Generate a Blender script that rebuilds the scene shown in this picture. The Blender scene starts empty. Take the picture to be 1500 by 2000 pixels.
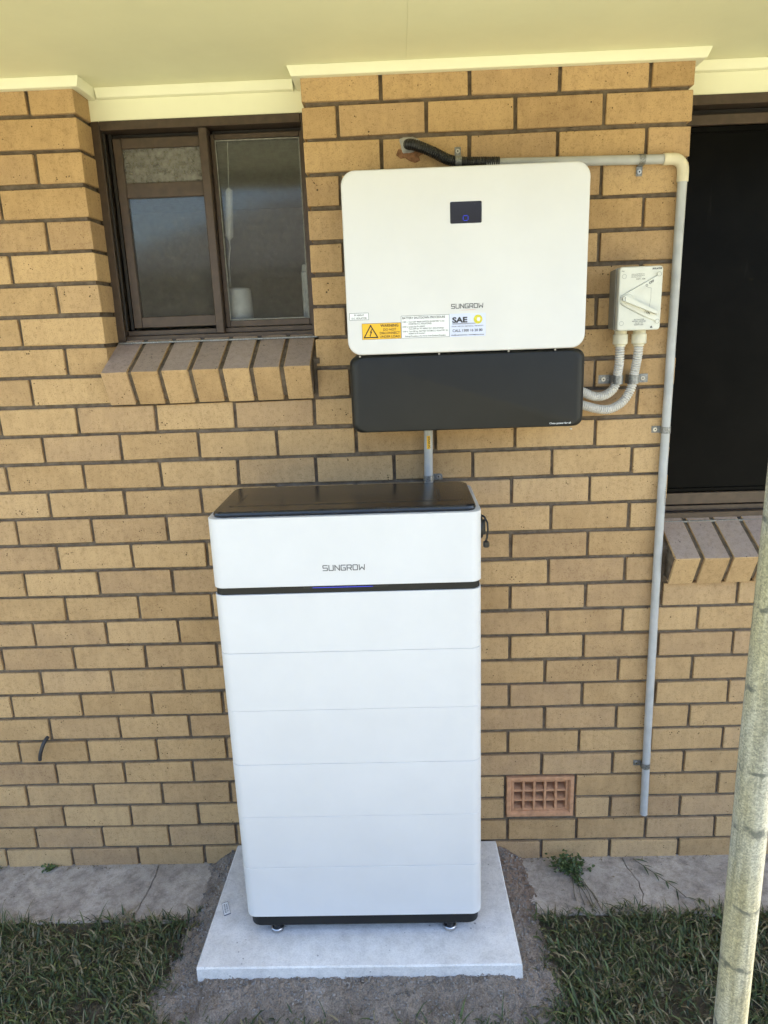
import bpy, math, random
import numpy as np
from mathutils import Vector, Matrix

R = math.radians
random.seed(11)
rng = np.random.default_rng(11)
scene = bpy.context.scene
col = scene.collection

# ------------------------------------------------------------------ camera
CAM = (1.3448, -2.1333, 1.8521)
RIGHT = Vector((0.99922585, 0.01782705, -0.03506990))
DOWN = Vector((-0.02933047, -0.25652195, -0.96609327))
FWD = Vector((-0.02621880, 0.96637399, -0.25580049))
cam_d = bpy.data.cameras.new('camera')
cam = bpy.data.objects.new('camera', cam_d)
col.objects.link(cam)
cam.matrix_world = Matrix(((RIGHT.x, -DOWN.x, -FWD.x, CAM[0]), (RIGHT.y, -DOWN.y, -FWD.y, CAM[1]),
                           (RIGHT.z, -DOWN.z, -FWD.z, CAM[2]), (0, 0, 0, 1)))
cam_d.sensor_fit = 'VERTICAL'
cam_d.sensor_height = 24.0
cam_d.sensor_width = 18.0
cam_d.lens = 1387.0 / 2000.0 * 24.0
cam_d.clip_start = 0.02
cam_d.clip_end = 500.0
scene.camera = cam

# ------------------------------------------------------------------ sky, sun, exposure
SUN_EL, SUN_AZ = 56.0, 84.0       # azimuth clockwise from +Y (behind the house, to the right)
world = bpy.data.worlds.new('World')
scene.world = world
world.use_nodes = True
wn = world.node_tree
wn.nodes.clear()
sky = wn.nodes.new('ShaderNodeTexSky')
sky.sky_type = 'NISHITA'
sky.sun_disc = False
sky.sun_elevation = R(SUN_EL)
sky.sun_rotation = R(SUN_AZ)
sky.dust_density = 1.5
sky.ozone_density = 2.0
bgn = wn.nodes.new('ShaderNodeBackground')
bgn.inputs['Strength'].default_value = 0.105
wo = wn.nodes.new('ShaderNodeOutputWorld')
wn.links.new(sky.outputs[0], bgn.inputs[0])
wn.links.new(bgn.outputs[0], wo.inputs[0])
sun_d = bpy.data.lights.new('sun', 'SUN')
sun_d.energy = 5.0
sun_d.angle = R(0.53)
sun_d.color = (1.0, 0.94, 0.84)
sun = bpy.data.objects.new('sun', sun_d)
col.objects.link(sun)
sdir = Vector((math.sin(R(SUN_AZ)) * math.cos(R(SUN_EL)), math.cos(R(SUN_AZ)) * math.cos(R(SUN_EL)), math.sin(R(SUN_EL))))
sun.rotation_euler = sdir.to_track_quat('Z', 'Y').to_euler()
vs = scene.view_settings
vs.view_transform = 'Standard'
vs.look = 'None'
vs.gamma = 1.0
vs.use_curve_mapping = False
vs.exposure = 2.5
scene.cycles.use_denoising = True
scene.cycles.use_adaptive_sampling = True
scene.cycles.adaptive_threshold = 0.02
scene.cycles.max_bounces = 7
scene.cycles.diffuse_bounces = 4
scene.cycles.caustics_reflective = False
scene.cycles.caustics_refractive = False
scene.cycles.transparent_max_bounces = 12


def to_px(p):
    d = Vector(p) - Vector(CAM)
    z = d.dot(FWD)
    if z < 0.05:
        return (-9999, -9999)
    return (750 + 1387 * d.dot(RIGHT) / z, 1000 + 1387 * d.dot(DOWN) / z)


# ------------------------------------------------------------------ materials
class NT:
    def __init__(self, name):
        self.m = bpy.data.materials.new(name)
        self.m.use_nodes = True
        self.t = self.m.node_tree
        self.b = self.t.nodes['Principled BSDF']
        self.out = self.t.nodes['Material Output']

    def n(self, kind, **kw):
        nd = self.t.nodes.new('ShaderNode' + kind)
        for k, v in kw.items():
            if hasattr(nd, k):
                setattr(nd, k, v)
            else:
                nd.inputs[k].default_value = v
        return nd

    def l(self, a, b):
        self.t.links.new(a, b)

    def pos(self, rand=False, obj=False):
        if obj:
            v = self.n('TexCoord').outputs['Object']
        else:
            v = self.n('NewGeometry').outputs['Position']
        if rand:
            oi = self.n('ObjectInfo')
            mul = self.n('Math', operation='MULTIPLY')
            mul.inputs[1].default_value = 37.0
            self.l(oi.outputs['Random'], mul.inputs[0])
            add = self.n('VectorMath', operation='ADD')
            self.l(v, add.inputs[0])
            self.l(mul.outputs[0], add.inputs[1])
            v = add.outputs[0]
        return v

    def noise(self, vec, scale, detail=4.0, rough=0.55, stretch=None):
        if stretch:
            mp = self.n('Mapping')
            mp.inputs['Scale'].default_value = stretch
            self.l(vec, mp.inputs['Vector'])
            vec = mp.outputs[0]
        nz = self.n('TexNoise')
        nz.inputs['Scale'].default_value = scale
        nz.inputs['Detail'].default_value = detail
        nz.inputs['Roughness'].default_value = rough
        self.l(vec, nz.inputs['Vector'])
        return nz.outputs['Fac']

    def ramp(self, fac, stops, interp='LINEAR'):
        r = self.n('ValToRGB')
        r.color_ramp.interpolation = interp
        e = r.color_ramp.elements
        while len(e) < len(stops):
            e.new(0.5)
        for el, (p, c) in zip(e, stops):
            el.position = p
            el.color = (*c, 1) if len(c) == 3 else c
        self.l(fac, r.inputs[0])
        return r.outputs[0]

    def mix(self, fac, a, b, mode='MIX'):
        mx = self.n('Mix', data_type='RGBA', blend_type=mode)
        for sock, v in ((mx.inputs[0], fac), (mx.inputs[6], a), (mx.inputs[7], b)):
            if hasattr(v, 'is_linked') or hasattr(v, 'links'):
                self.l(v, sock)
            elif isinstance(v, (int, float)):
                sock.default_value = v
            else:
                sock.default_value = (*v, 1)
        return mx.outputs[2]

    def bump(self, h, strength, dist=0.002):
        bp = self.n('Bump')
        bp.inputs['Strength'].default_value = strength
        bp.inputs['Distance'].default_value = dist
        self.l(h, bp.inputs['Height'])
        self.l(bp.outputs[0], self.b.inputs['Normal'])
        return bp

    def set(self, base=None, rough=None, metal=None, spec=None):
        if base is not None:
            if hasattr(base, 'links'):
                self.l(base, self.b.inputs['Base Color'])
            else:
                self.b.inputs['Base Color'].default_value = (*base, 1)
        if rough is not None:
            if hasattr(rough, 'links'):
                self.l(rough, self.b.inputs['Roughness'])
            else:
                self.b.inputs['Roughness'].default_value = rough
        if metal is not None:
            self.b.inputs['Metallic'].default_value = metal
        if spec is not None:
            self.b.inputs['Specular IOR Level'].default_value = spec
        return self.m


def simple(name, c, rough=0.5, metal=0.0, spec=0.5, var=0.12, scale=30, bump=0.0):
    t = NT(name)
    v = t.pos()
    f = t.noise(v, scale, 5)
    lo = tuple(x * (1 - var) for x in c)
    hi = tuple(min(1, x * (1 + var)) for x in c)
    t.set(t.ramp(f, [(0.3, lo), (0.7, hi)]), rough, metal, spec)
    if bump:
        t.bump(t.noise(v, scale * 12, 3), bump, 0.001)
    return t.m


def brick_mat(name, c0, c1):
    t = NT(name)
    v = t.pos(rand=True)
    oi = t.n('ObjectInfo')
    base = t.mix(oi.outputs['Random'], c0, c1)
    wn_ = t.n('TexWhiteNoise', noise_dimensions='1D')
    t.l(oi.outputs['Random'], wn_.inputs['W'])
    base = t.mix(t.ramp(wn_.outputs['Value'], [(0.45, (0, 0, 0)), (1.0, (0.55, 0.55, 0.55))]), base, (c0[0] * .93, c0[1] * .96, c0[2] * 1.22))
    blot = t.noise(v, 14, 4)
    base = t.mix(t.ramp(blot, [(0.35, (0, 0, 0)), (0.75, (0.45, 0.45, 0.45))]), base, tuple(x * 1.12 for x in c1))
    grain = t.noise(v, 300, 4, 0.8)
    mid = t.noise(v, 75, 4, 0.7)
    base = t.mix(0.55, base, t.ramp(mid, [(0.3, (0.66, 0.63, 0.6)), (0.5, (1, 1, 1)), (0.72, (1.0, 1.0, 1.0))]), 'MULTIPLY')
    base = t.mix(0.75, base, t.ramp(grain, [(0.30, (0.42, 0.40, 0.38)), (0.46, (1, 1, 1)), (0.75, (1.0, 1.0, 1.0))]), 'MULTIPLY')
    # dark iron specks and small pits
    vo = t.n('TexVoronoi')
    vo.inputs['Scale'].default_value = 95
    t.l(v, vo.inputs['Vector'])
    pick = t.noise(v, 23, 2)
    sp = t.n('Math', operation='ADD')
    t.l(vo.outputs['Distance'], sp.inputs[0])
    t.l(pick, sp.inputs[1])
    spk = t.ramp(sp.outputs[0], [(0.49, (1, 1, 1)), (0.55, (0, 0, 0))])
    base = t.mix(spk, base, tuple(x * 0.30 for x in c0))
    # wire-cut drag streaks
    st = t.noise(v, 60, 3, 0.6, stretch=(1, 1, 0.18))
    base = t.mix(0.35, base, t.ramp(st, [(0.35, (0.78, 0.76, 0.74)), (0.6, (1, 1, 1))]), 'MULTIPLY')
    t.set(base, 0.86, 0, 0.25)
    ad = t.n('Math', operation='ADD')
    t.l(grain, ad.inputs[0])
    t.l(t.noise(v, 60, 4), ad.inputs[1])
    t.bump(ad.outputs[0], 0.45, 0.0016)
    return t.m


M = {}
M['brick'] = brick_mat('tan_brick', (0.405, 0.260, 0.124), (0.54, 0.365, 0.185))


M['sill_top'] = brick_mat('mauve_brick_top', (0.325, 0.25, 0.20), (0.40, 0.31, 0.25))  # mauve-grey colour for the upward faces of the sill bricks


def mortar_mat():
    t = NT('raked_mortar')
    v = t.pos()
    f = t.noise(v, 40, 6, 0.65)
    c = t.ramp(f, [(0.3, (0.105, 0.080, 0.056)), (0.7, (0.22, 0.175, 0.13))])
    t.set(c, 0.95, 0, 0.1)
    t.bump(t.noise(v, 160, 5, 0.7), 0.8, 0.004)
    return t.m


M['mortar'] = mortar_mat()


def concrete(name, lo, hi, scale=6, specks=True, stain=0.25):
    t = NT(name)
    v = t.pos()
    f = t.noise(v, scale, 8, 0.65)
    c = t.ramp(f, [(0.28, lo), (0.72, hi)])
    blot = t.noise(v, 22, 7, 0.75)
    c = t.mix(stain, c, t.ramp(blot, [(0.34, (0.42, 0.40, 0.38)), (0.56, (1, 1, 1))]), 'MULTIPLY')
    fine = t.noise(v, 230, 3, 0.75)
    c = t.mix(0.3 + stain * .5, c, t.ramp(fine, [(0.3, (0.6, 0.6, 0.6)), (0.55, (1, 1, 1))]), 'MULTIPLY')
    if specks:
        vo = t.n('TexVoronoi')
        vo.inputs['Scale'].default_value = 42
        t.l(v, vo.inputs['Vector'])
        sp = t.n('Math', operation='ADD')
        t.l(vo.outputs['Distance'], sp.inputs[0])
        t.l(t.noise(v, 9, 3), sp.inputs[1])
        c = t.mix(t.ramp(sp.outputs[0], [(0.45, (0.85, 0.85, 0.85)), (0.53, (0, 0, 0))]), c, tuple(x * 0.35 for x in lo))
    t.set(c, 0.9, 0, 0.25)
    ad = t.n('Math', operation='ADD')
    t.l(fine, ad.inputs[0])
    t.l(t.noise(v, 45, 6), ad.inputs[1])
    t.bump(ad.outputs[0], 0.25 + stain * .6, 0.004)
    return t.m


M['slab'] = concrete('precast_concrete', (0.64, 0.62, 0.595), (0.84, 0.82, 0.79), 5, True, 0.3)
M['apron'] = concrete('old_concrete', (0.33, 0.285, 0.24), (0.58, 0.51, 0.435), 5, True, 0.8)


def soil_mat():
    t = NT('dry_soil')
    v = t.pos()
    f = t.noise(v, 9, 8, 0.7)
    c = t.ramp(f, [(0.3, (0.19, 0.15, 0.118)), (0.52, (0.36, 0.30, 0.245)), (0.75, (0.54, 0.46, 0.385))])
    g = t.noise(v, 240, 4, 0.75)
    c = t.mix(0.75, c, t.ramp(g, [(0.32, (0.35, 0.33, 0.31)), (0.6, (1, 1, 1))]), 'MULTIPLY')
    sx = t.n('SeparateXYZ')
    t.l(v, sx.inputs[0])
    mr = t.n('MapRange')
    mr.inputs[1].default_value = 1.58
    mr.inputs[2].default_value = 1.66
    t.l(sx.outputs[0], mr.inputs[0])
    mul = t.n('Math', operation='MULTIPLY')
    mul.inputs[1].default_value = 0.55
    t.l(mr.outputs[0], mul.inputs[0])
    my = t.n('MapRange')
    my.inputs[1].default_value = -0.36
    my.inputs[2].default_value = -0.12
    t.l(sx.outputs[1], my.inputs[0])
    m3 = t.n('Math', operation='MULTIPLY')
    t.l(mul.outputs[0], m3.inputs[0])
    t.l(my.outputs[0], m3.inputs[1])
    c = t.mix(m3.outputs[0], c, (0.25, 0.16, 0.11))
    t.set(c, 0.97, 0, 0.1)
    ad = t.n('Math', operation='ADD')
    t.l(g, ad.inputs[0])
    t.l(t.noise(v, 60, 6, 0.7), ad.inputs[1])
    t.bump(ad.outputs[0], 0.9, 0.007)
    return t.m


M['soil'] = soil_mat()


def bounce_ground_mat():
    t = NT('pale_bounce_ground')
    v = t.pos()
    f = t.noise(v, 5, 8, 0.7)
    c = t.ramp(f, [(0.3, (0.29, 0.28, 0.20)), (0.5, (0.36, 0.35, 0.255)), (0.72, (0.45, 0.43, 0.32))])  # pale colour chosen to bounce sunlight up onto the soffit
    t.set(c, 0.95, 0, 0.1)
    t.bump(t.noise(v, 70, 6, 0.8), 1.0, 0.02)
    return t.m


M['lawn'] = bounce_ground_mat()


def thatch_mat():
    t = NT('turf_thatch')
    v = t.pos()
    c = t.ramp(t.noise(v, 14, 7, 0.75), [(0.3, (0.05, 0.045, 0.028)), (0.55, (0.11, 0.092, 0.062)), (0.75, (0.22, 0.18, 0.13))])
    t.set(c, 0.97, 0, 0.1)
    t.bump(t.noise(v, 150, 6, 0.8), 1.0, 0.01)
    return t.m


M['thatch'] = thatch_mat()


def grass_mat(name='grass_blade'):
    t = NT(name)
    at = t.n('Attribute', attribute_name='tint')
    v = t.pos()
    f = t.noise(v, 30, 3)
    c = t.mix(0.35, at.outputs['Color'], t.ramp(f, [(0.3, (0.55, 0.6, 0.5)), (0.7, (1, 1, 1))]), 'MULTIPLY')
    t.set(c, 0.55, 0, 0.4)
    t.b.inputs['Subsurface Weight'].default_value = 0.0
    return t.m


M['grass'] = grass_mat()


def white_paint(name, c, rough):
    t = NT(name)
    v = t.pos()
    f = t.noise(v, 7, 6, 0.6)
    cc = t.ramp(f, [(0.3, tuple(x * 0.955 for x in c)), (0.7, c)])
    t.set(cc, t.ramp(t.noise(v, 25, 4), [(0.3, (rough - .05,) * 3), (0.7, (rough + .08,) * 3)]), 0, 0.45)
    t.bump(t.noise(v, 900, 2), 0.06, 0.0006)
    return t.m


M['white'] = white_paint('white_powder_coat', (0.665, 0.66, 0.655), 0.42)
M['charcoal'] = simple('charcoal_powder_coat', (0.008, 0.0085, 0.0085), 0.48, 0, 0.35, 0.15, 12, 0.08)
M['lid'] = simple('charcoal_gloss_lid', (0.016, 0.017, 0.02), 0.24, 0, 0.5, 0.2, 20, 0.04)
M['black'] = simple('black_plastic', (0.010, 0.010, 0.011), 0.4, 0, 0.5)
M['screen'] = simple('dark_display_glass', (0.006, 0.007, 0.014), 0.12, 0, 0.5)
M['ink'] = simple('dark_grey_ink', (0.035, 0.035, 0.038), 0.6)
M['ink_logo'] = simple('grey_logo_ink', (0.10, 0.10, 0.105), 0.45)
M['ink_black'] = simple('black_ink', (0.012, 0.011, 0.01), 0.6)
M['ink_white'] = simple('white_ink', (0.75, 0.75, 0.75), 0.6)
M['ink_red'] = simple('orange_red_ink', (0.55, 0.13, 0.05), 0.5)
M['paper'] = simple('white_sticker', (0.78, 0.79, 0.80), 0.4, 0, 0.5, 0.04)
M['paper_blue'] = simple('pale_blue_sticker', (0.62, 0.66, 0.83), 0.35, 0, 0.5, 0.05)
M['label_shadow'] = simple('blue_label_shadow', (0.06, 0.07, 0.13), 0.5)  # bluish shadow along the loose label's edge, painted as a colour
M['paper_yellow'] = simple('yellow_sticker', (0.80, 0.46, 0.025), 0.4, 0, 0.5, 0.05)
M['logo_yellow'] = simple('yellow_green_ink', (0.62, 0.56, 0.05), 0.4, 0, 0.5, 0.2, 200)
M['conduit'] = simple('grey_pvc', (0.42, 0.425, 0.42), 0.4, 0, 0.45, 0.1, 25)
M['elbow'] = simple('cream_pvc_elbow', (0.66, 0.60, 0.44), 0.42, 0, 0.45, 0.08, 40)
M['flex_grey'] = simple('light_grey_flexible_conduit', (0.60, 0.58, 0.54), 0.45, 0, 0.4, 0.1, 50)
M['iso_cover'] = simple('off_white_plastic', (0.66, 0.66, 0.59), 0.42, 0, 0.45, 0.05, 30)
M['iso_base'] = simple('grey_plastic', (0.36, 0.36, 0.33), 0.5, 0, 0.4, 0.08, 30)
M['gland'] = simple('cream_plastic_gland', (0.64, 0.60, 0.46), 0.42, 0, 0.45, 0.1, 60)
M['iso_line'] = simple('grey_moulded_line', (0.24, 0.25, 0.24), 0.6)
M['terracotta'] = simple('terracotta', (0.48, 0.262, 0.145), 0.85, 0, 0.2, 0.2, 60, 0.4)
M['cream'] = white_paint('cream_paint', (0.85, 0.84, 0.63), 0.5)
M['soffit'] = white_paint('cream_soffit_paint', (0.84, 0.825, 0.555), 0.62)
M['bronze'] = simple('brown_anodised_aluminium', (0.070, 0.048, 0.034), 0.40, 0.25, 0.5, 0.22, 40, 0.05)
M['bronze_dark'] = simple('dark_window_track', (0.022, 0.018, 0.015), 0.5, 0.1, 0.4)
M['seal'] = simple('grey_glazing_seal', (0.22, 0.22, 0.20), 0.6, 0, 0.3, 0.3, 80)
M['room'] = simple('grey_room_paint', (0.55, 0.55, 0.54), 0.9)
M['sealant'] = simple('grey_silicone', (0.34, 0.33, 0.31), 0.45, 0, 0.5, 0.3, 60, 0.2)
M['rust'] = simple('chipped_red_brick', (0.25, 0.13, 0.07), 0.95, 0, 0.1, 0.5, 90, 0.6)
M['steel'] = simple('stainless_steel', (0.55, 0.54, 0.52), 0.3, 1.0)
M['stone'] = simple('small_stones', (0.22, 0.20, 0.18), 0.9, 0, 0.2, 0.5, 25)
M['roof_tile'] = simple('grey_roof_tile', (0.11, 0.105, 0.10), 0.8, 0, 0.2, 0.3, 3)
M['render_wall'] = simple('brown_brick_far', (0.22, 0.16, 0.11), 0.9, 0, 0.2, 0.3, 8)
M['metal_roof'] = simple('zinc_roof', (0.4, 0.41, 0.41), 0.5, 0.3)
M['white_plastic'] = simple('white_plastic', (0.78, 0.78, 0.76), 0.5)


def galv(name, lo, hi, metal, rough, scale, smudge):
    t = NT(name)
    v = t.pos()
    vo = t.n('TexVoronoi')
    vo.inputs['Scale'].default_value = scale
    t.l(v, vo.inputs['Vector'])
    sx = t.n('SeparateColor')
    t.l(vo.outputs['Color'], sx.inputs[0])
    c = t.ramp(sx.outputs[0], [(0.0, lo), (1.0, hi)])
    c = t.mix(0.6, c, t.ramp(t.noise(v, 260, 5, 0.8), [(0.38, (0.58, 0.60, 0.58)), (0.54, (1, 1, 1))]), 'MULTIPLY')
    if smudge:
        stk = t.noise(v, 90, 4, 0.7, stretch=(1, 1, 0.045))
        c = t.mix(0.7, c, t.ramp(stk, [(0.36, (0.50, 0.49, 0.42)), (0.58, (1.0, 1.0, 1.0))]), 'MULTIPLY')
        pat = t.noise(v, 9, 4, 0.6, stretch=(1, 1, 0.35))
        c = t.mix(t.ramp(pat, [(0.42, (0, 0, 0)), (0.62, (0.75, 0.75, 0.75))]), c, t.mix(1.0, c, (1.05, 0.95, 0.62), 'MULTIPLY'))
        # dirty ring marks rubbed round the tube, wobbling with height
        sz = t.n('SeparateXYZ')
        t.l(v, sz.inputs[0])
        nz = t.noise(v, 14, 3)
        wob = t.n('Math', operation='MULTIPLY_ADD')
        t.l(nz, wob.inputs[0])
        wob.inputs[1].default_value = 0.10
        t.l(sz.outputs[2], wob.inputs[2])
        sn = t.n('Math', operation='MULTIPLY')
        t.l(wob.outputs[0], sn.inputs[0])
        sn.inputs[1].default_value = 58.0
        si = t.n('Math', operation='SINE')
        t.l(sn.outputs[0], si.inputs[0])
        ring = t.ramp(si.outputs[0], [(0.93, (0, 0, 0)), (0.99, (1, 1, 1))])
        brk = t.ramp(t.noise(v, 38, 3), [(0.44, (0, 0, 0)), (0.54, (1, 1, 1))])
        both = t.mix(1.0, ring, brk, 'MULTIPLY')
        c = t.mix(t.mix(1.0, both, (0.75, 0.75, 0.75), 'MULTIPLY'), c, (0.05, 0.06, 0.06))
        blot = t.ramp(t.noise(v, 55, 5, 0.7), [(0.62, (0, 0, 0)), (0.72, (0.7, 0.7, 0.7))])
        c = t.mix(blot, c, (0.10, 0.11, 0.10))
    t.set(c, rough, metal, 0.4)
    t.bump(t.noise(v, 500, 3), 0.05, 0.0005)
    return t.m


M['post'] = galv('weathered_galvanised_steel', (0.27, 0.275, 0.235), (0.50, 0.49, 0.40), 0.25, 0.5, 480, True)
M['clip'] = galv('galvanised_strap', (0.20, 0.205, 0.205), (0.33, 0.33, 0.325), 0.7, 0.42, 300, False)


def emis(name, c, s):
    t = NT(name)
    t.set((0.01, 0.01, 0.03), 0.3)
    t.b.inputs['Emission Color'].default_value = (*c, 1)
    t.b.inputs['Emission Strength'].default_value = s
    return t.m


M['blue_led'] = emis('blue_led', (0.02, 0.05, 1.0), 0.22)


def glass(name, trans_rough, tint, wavy=0.0, gl_rough=0.02, veil=0.0):
    t = NT(name)
    t.t.nodes.remove(t.b)
    v = t.pos()
    fr = t.n('Fresnel')
    fr.inputs['IOR'].default_value = 1.5
    gl = t.n('BsdfGlossy')
    gl.inputs['Roughness'].default_value = gl_rough
    rf = t.n('BsdfTransparent')
    rf.inputs['Color'].default_value = (*tint, 1)
    bp = t.n('Bump')
    bp.inputs['Strength'].default_value = 0.04 + wavy
    bp.inputs['Distance'].default_value = 0.002
    t.l(t.noise(v, 5 if wavy < .3 else 420, 2), bp.inputs['Height'])
    t.l(bp.outputs[0], gl.inputs['Normal'])
    mx = t.n('MixShader')
    t.l(fr.outputs[0], mx.inputs[0])
    t.l(rf.outputs[0], mx.inputs[1])
    t.l(gl.outputs[0], mx.inputs[2])
    df = t.n('BsdfDiffuse')
    df.inputs['Color'].default_value = (0.30, 0.29, 0.26, 1)
    m2 = t.n('MixShader')
    dn = t.ramp(t.noise(v, 60, 5, 0.7), [(0.4, (veil * .4,) * 3), (0.8, (veil,) * 3)])  # diffuse haze painted over the pane, lightens it and dulls reflections
    t.l(dn, m2.inputs[0])
    t.l(mx.outputs[0], m2.inputs[1])
    t.l(df.outputs[0], m2.inputs[2])
    t.l(m2.outputs[0], t.out.inputs['Surface'])
    return t.m


M['glass'] = glass('window_glass', 0.16, (0.90, 0.91, 0.90), 0.12, 0.085, 0.17)
M['obscure'] = glass('obscure_glass', 0.5, (0.55, 0.50, 0.36), 0.6, 0.25, 0.75)


def screen_mat():
    t = NT('black_flyscreen_mesh')
    v = t.pos()
    c = t.ramp(t.noise(v, 5, 6, 0.7), [(0.35, (0.0025, 0.0025, 0.0025)), (0.8, (0.007, 0.0065, 0.006))])
    vo = t.n('TexVoronoi')
    vo.inputs['Scale'].default_value = 30
    t.l(v, vo.inputs['Vector'])
    sp = t.n('Math', operation='ADD')
    t.l(vo.outputs['Distance'], sp.inputs[0])
    t.l(t.noise(v, 7, 2), sp.inputs[1])
    c = t.mix(t.ramp(sp.outputs[0], [(0.30, (0.8, 0.8, 0.8)), (0.36, (0, 0, 0))]), c, (0.28, 0.27, 0.24))
    scr = t.noise(v, 24, 4, 0.6, stretch=(1, 1, 0.12))
    c = t.mix(t.ramp(scr, [(0.66, (0, 0, 0)), (0.75, (0.35, 0.35, 0.35))]), c, (0.03, 0.028, 0.025))
    t.set(c, 0.3, 0, 0.045)
    t.bump(t.noise(v, 1500, 1), 0.3, 0.0006)
    return t.m


M['flyscreen'] = screen_mat()


# ------------------------------------------------------------------ mesh helpers
class MB:
    def __init__(self):
        self.v, self.f, self.smooth = [], [], []

    def add(self, verts, faces, smooth=False):
        o = len(self.v)
        self.v.extend([tuple(p) for p in verts])
        for f in faces:
            self.f.append(tuple(i + o for i in f))
            self.smooth.append(smooth)
        return self

    def box(self, x0, x1, y0, y1, z0, z1, ch=0.0, jit=0.0, rnd=None):
        if ch <= 0:
            vs = [(x, y, z) for x in (x0, x1) for y in (y0, y1) for z in (z0, z1)]
            return self.add(vs, [(0, 1, 3, 2), (4, 6, 7, 5), (0, 4, 5, 1), (2, 3, 7, 6), (0, 2, 6, 4), (1, 5, 7, 3)])
        lo, hi = (x0, y0, z0), (x1, y1, z1)
        idx, vs = {}, []
        for c in range(8):
            s = [(c >> k) & 1 for k in range(3)]
            for ax in range(3):
                p = []
                for k in range(3):
                    b = hi[k] if s[k] else lo[k]
                    if k != ax:
                        b += -ch if s[k] else ch
                    p.append(b)
                if jit:
                    p = [q + (rnd or random).uniform(-jit, jit) for q in p]
                idx[(c, ax)] = len(vs)
                vs.append(p)
        fs = []
        for ax in range(3):
            a, b = (ax + 1) % 3, (ax + 2) % 3
            for side in (0, 1):
                base = side << ax
                loop = [base, base | 1 << a, base | 1 << a | 1 << b, base | 1 << b]
                f = [idx[(c, ax)] for c in loop]
                fs.append(f if side else f[::-1])
        for ax in range(3):          # edges along ax
            a, b = (ax + 1) % 3, (ax + 2) % 3
            for sa in (0, 1):
                for sb in (0, 1):
                    c0 = sa << a | sb << b
                    c1 = c0 | 1 << ax
                    f = [idx[(c0, a)], idx[(c1, a)], idx[(c1, b)], idx[(c0, b)]]
                    fs.append(f if (sa ^ sb) else f[::-1])
        for c in range(8):
            f = [idx[(c, 0)], idx[(c, 1)], idx[(c, 2)]]
            par = bin(c).count('1') % 2
            fs.append(f if par else f[::-1])
        return self.add(vs, fs)

    def loops(self, loops, cap0=True, cap1=True, smooth=True):
        n = len(loops[0])
        o = len(self.v)
        for lp in loops:
            self.v.extend([tuple(p) for p in lp])
        for i in range(len(loops) - 1):
            for j in range(n):
                k = (j + 1) % n
                self.f.append((o + i * n + j, o + i * n + k, o + (i + 1) * n + k, o + (i + 1) * n + j))
                self.smooth.append(smooth)
        if cap0:
            self.f.append(tuple(o + j for j in range(n))[::-1])
            self.smooth.append(False)
        if cap1:
            self.f.append(tuple(o + (len(loops) - 1) * n + j for j in range(n)))
            self.smooth.append(False)
        return self

    def tube(self, pts, rad, seg=12, cap=True):
        pts = [Vector(p) for p in pts]
        if not hasattr(rad, '__len__'):
            rad = [rad] * len(pts)
        loops = []
        up = None
        for i, p in enumerate(pts):
            d = (pts[min(i + 1, len(pts) - 1)] - pts[max(i - 1, 0)]).normalized()
            if up is None:
                up = Vector((0, 1, 0)) if abs(d.y) < 0.9 else Vector((1, 0, 0))
            a = d.cross(up).normalized()
            b = a.cross(d).normalized()
            up = b
            loops.append([p + (a * math.cos(2 * math.pi * k / seg) + b * math.sin(2 * math.pi * k / seg)) * rad[i] for k in range(seg)])
        return self.loops(loops, cap, cap)

    def cyl(self, c, axis, r, h0, h1, seg=16, ch=0.0):
        """cylinder about c along axis ('x','y','z') from offset h0 to h1"""
        A = {'x': (Vector((1, 0, 0)), Vector((0, 1, 0)), Vector((0, 0, 1))), 'y': (Vector((0, 1, 0)), Vector((0, 0, 1)), Vector((1, 0, 0))),
             'z': (Vector((0, 0, 1)), Vector((1, 0, 0)), Vector((0, 1, 0)))}[axis]
        c = Vector(c)
        st = [(h0, r - ch), (h0 + ch, r), (h1 - ch, r), (h1, r - ch)] if ch else [(h0, r), (h1, r)]
        lp = [[c + A[0] * h + (A[1] * math.cos(2 * math.pi * k / seg) + A[2] * math.sin(2 * math.pi * k / seg)) * q for k in range(seg)] for h, q in st]
        return self.loops(lp)

    def seg2d(self, p, q, t, y, thick=0.0003):
        """flat stroke on a plane facing -Y from p to q (x,z), width t"""
        p, q = Vector(p), Vector(q)
        d = (q - p).normalized()
        n = Vector((-d.y, d.x)) * t / 2
        e = d * t / 2
        a = [p - e + n, q + e + n, q + e - n, p - e - n]
        return self.add([(w.x, y, w.y) for w in a], [(0, 1, 2, 3)])


OFF = {}


def link(name, mb, mat, parent=None, off=None):
    """one mesh object; vertices are given in world metres"""
    o3 = OFF[parent.name] if parent is not None else (off or (0, 0, 0))
    me = bpy.data.meshes.new(name)
    vv = [(p[0] - o3[0], p[1] - o3[1], p[2] - o3[2]) for p in mb.v]
    me.from_pydata(vv, [], mb.f)
    me.polygons.foreach_set('use_smooth', mb.smooth)
    me.materials.append(M[mat])
    me.update()
    me.set_sharp_from_angle(angle=R(24))
    ob = bpy.data.objects.new(name, me)
    col.objects.link(ob)
    OFF[ob.name] = o3
    if parent is not None:
        ob.parent = parent
    else:
        ob.location = o3
    return ob


def thing(name, label, cat, loc=(0, 0, 0), group=None):
    e = bpy.data.objects.new(name, None)
    e.empty_display_size = 0.05
    col.objects.link(e)
    e.location = loc
    OFF[e.name] = tuple(loc)
    tag(e, label, cat, group)
    return e


def tag(o, label=None, cat=None, group=None, kind=None):
    for k, v in (('label', label), ('category', cat), ('group', group), ('kind', kind)):
        if v:
            o[k] = v
    return o


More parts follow.
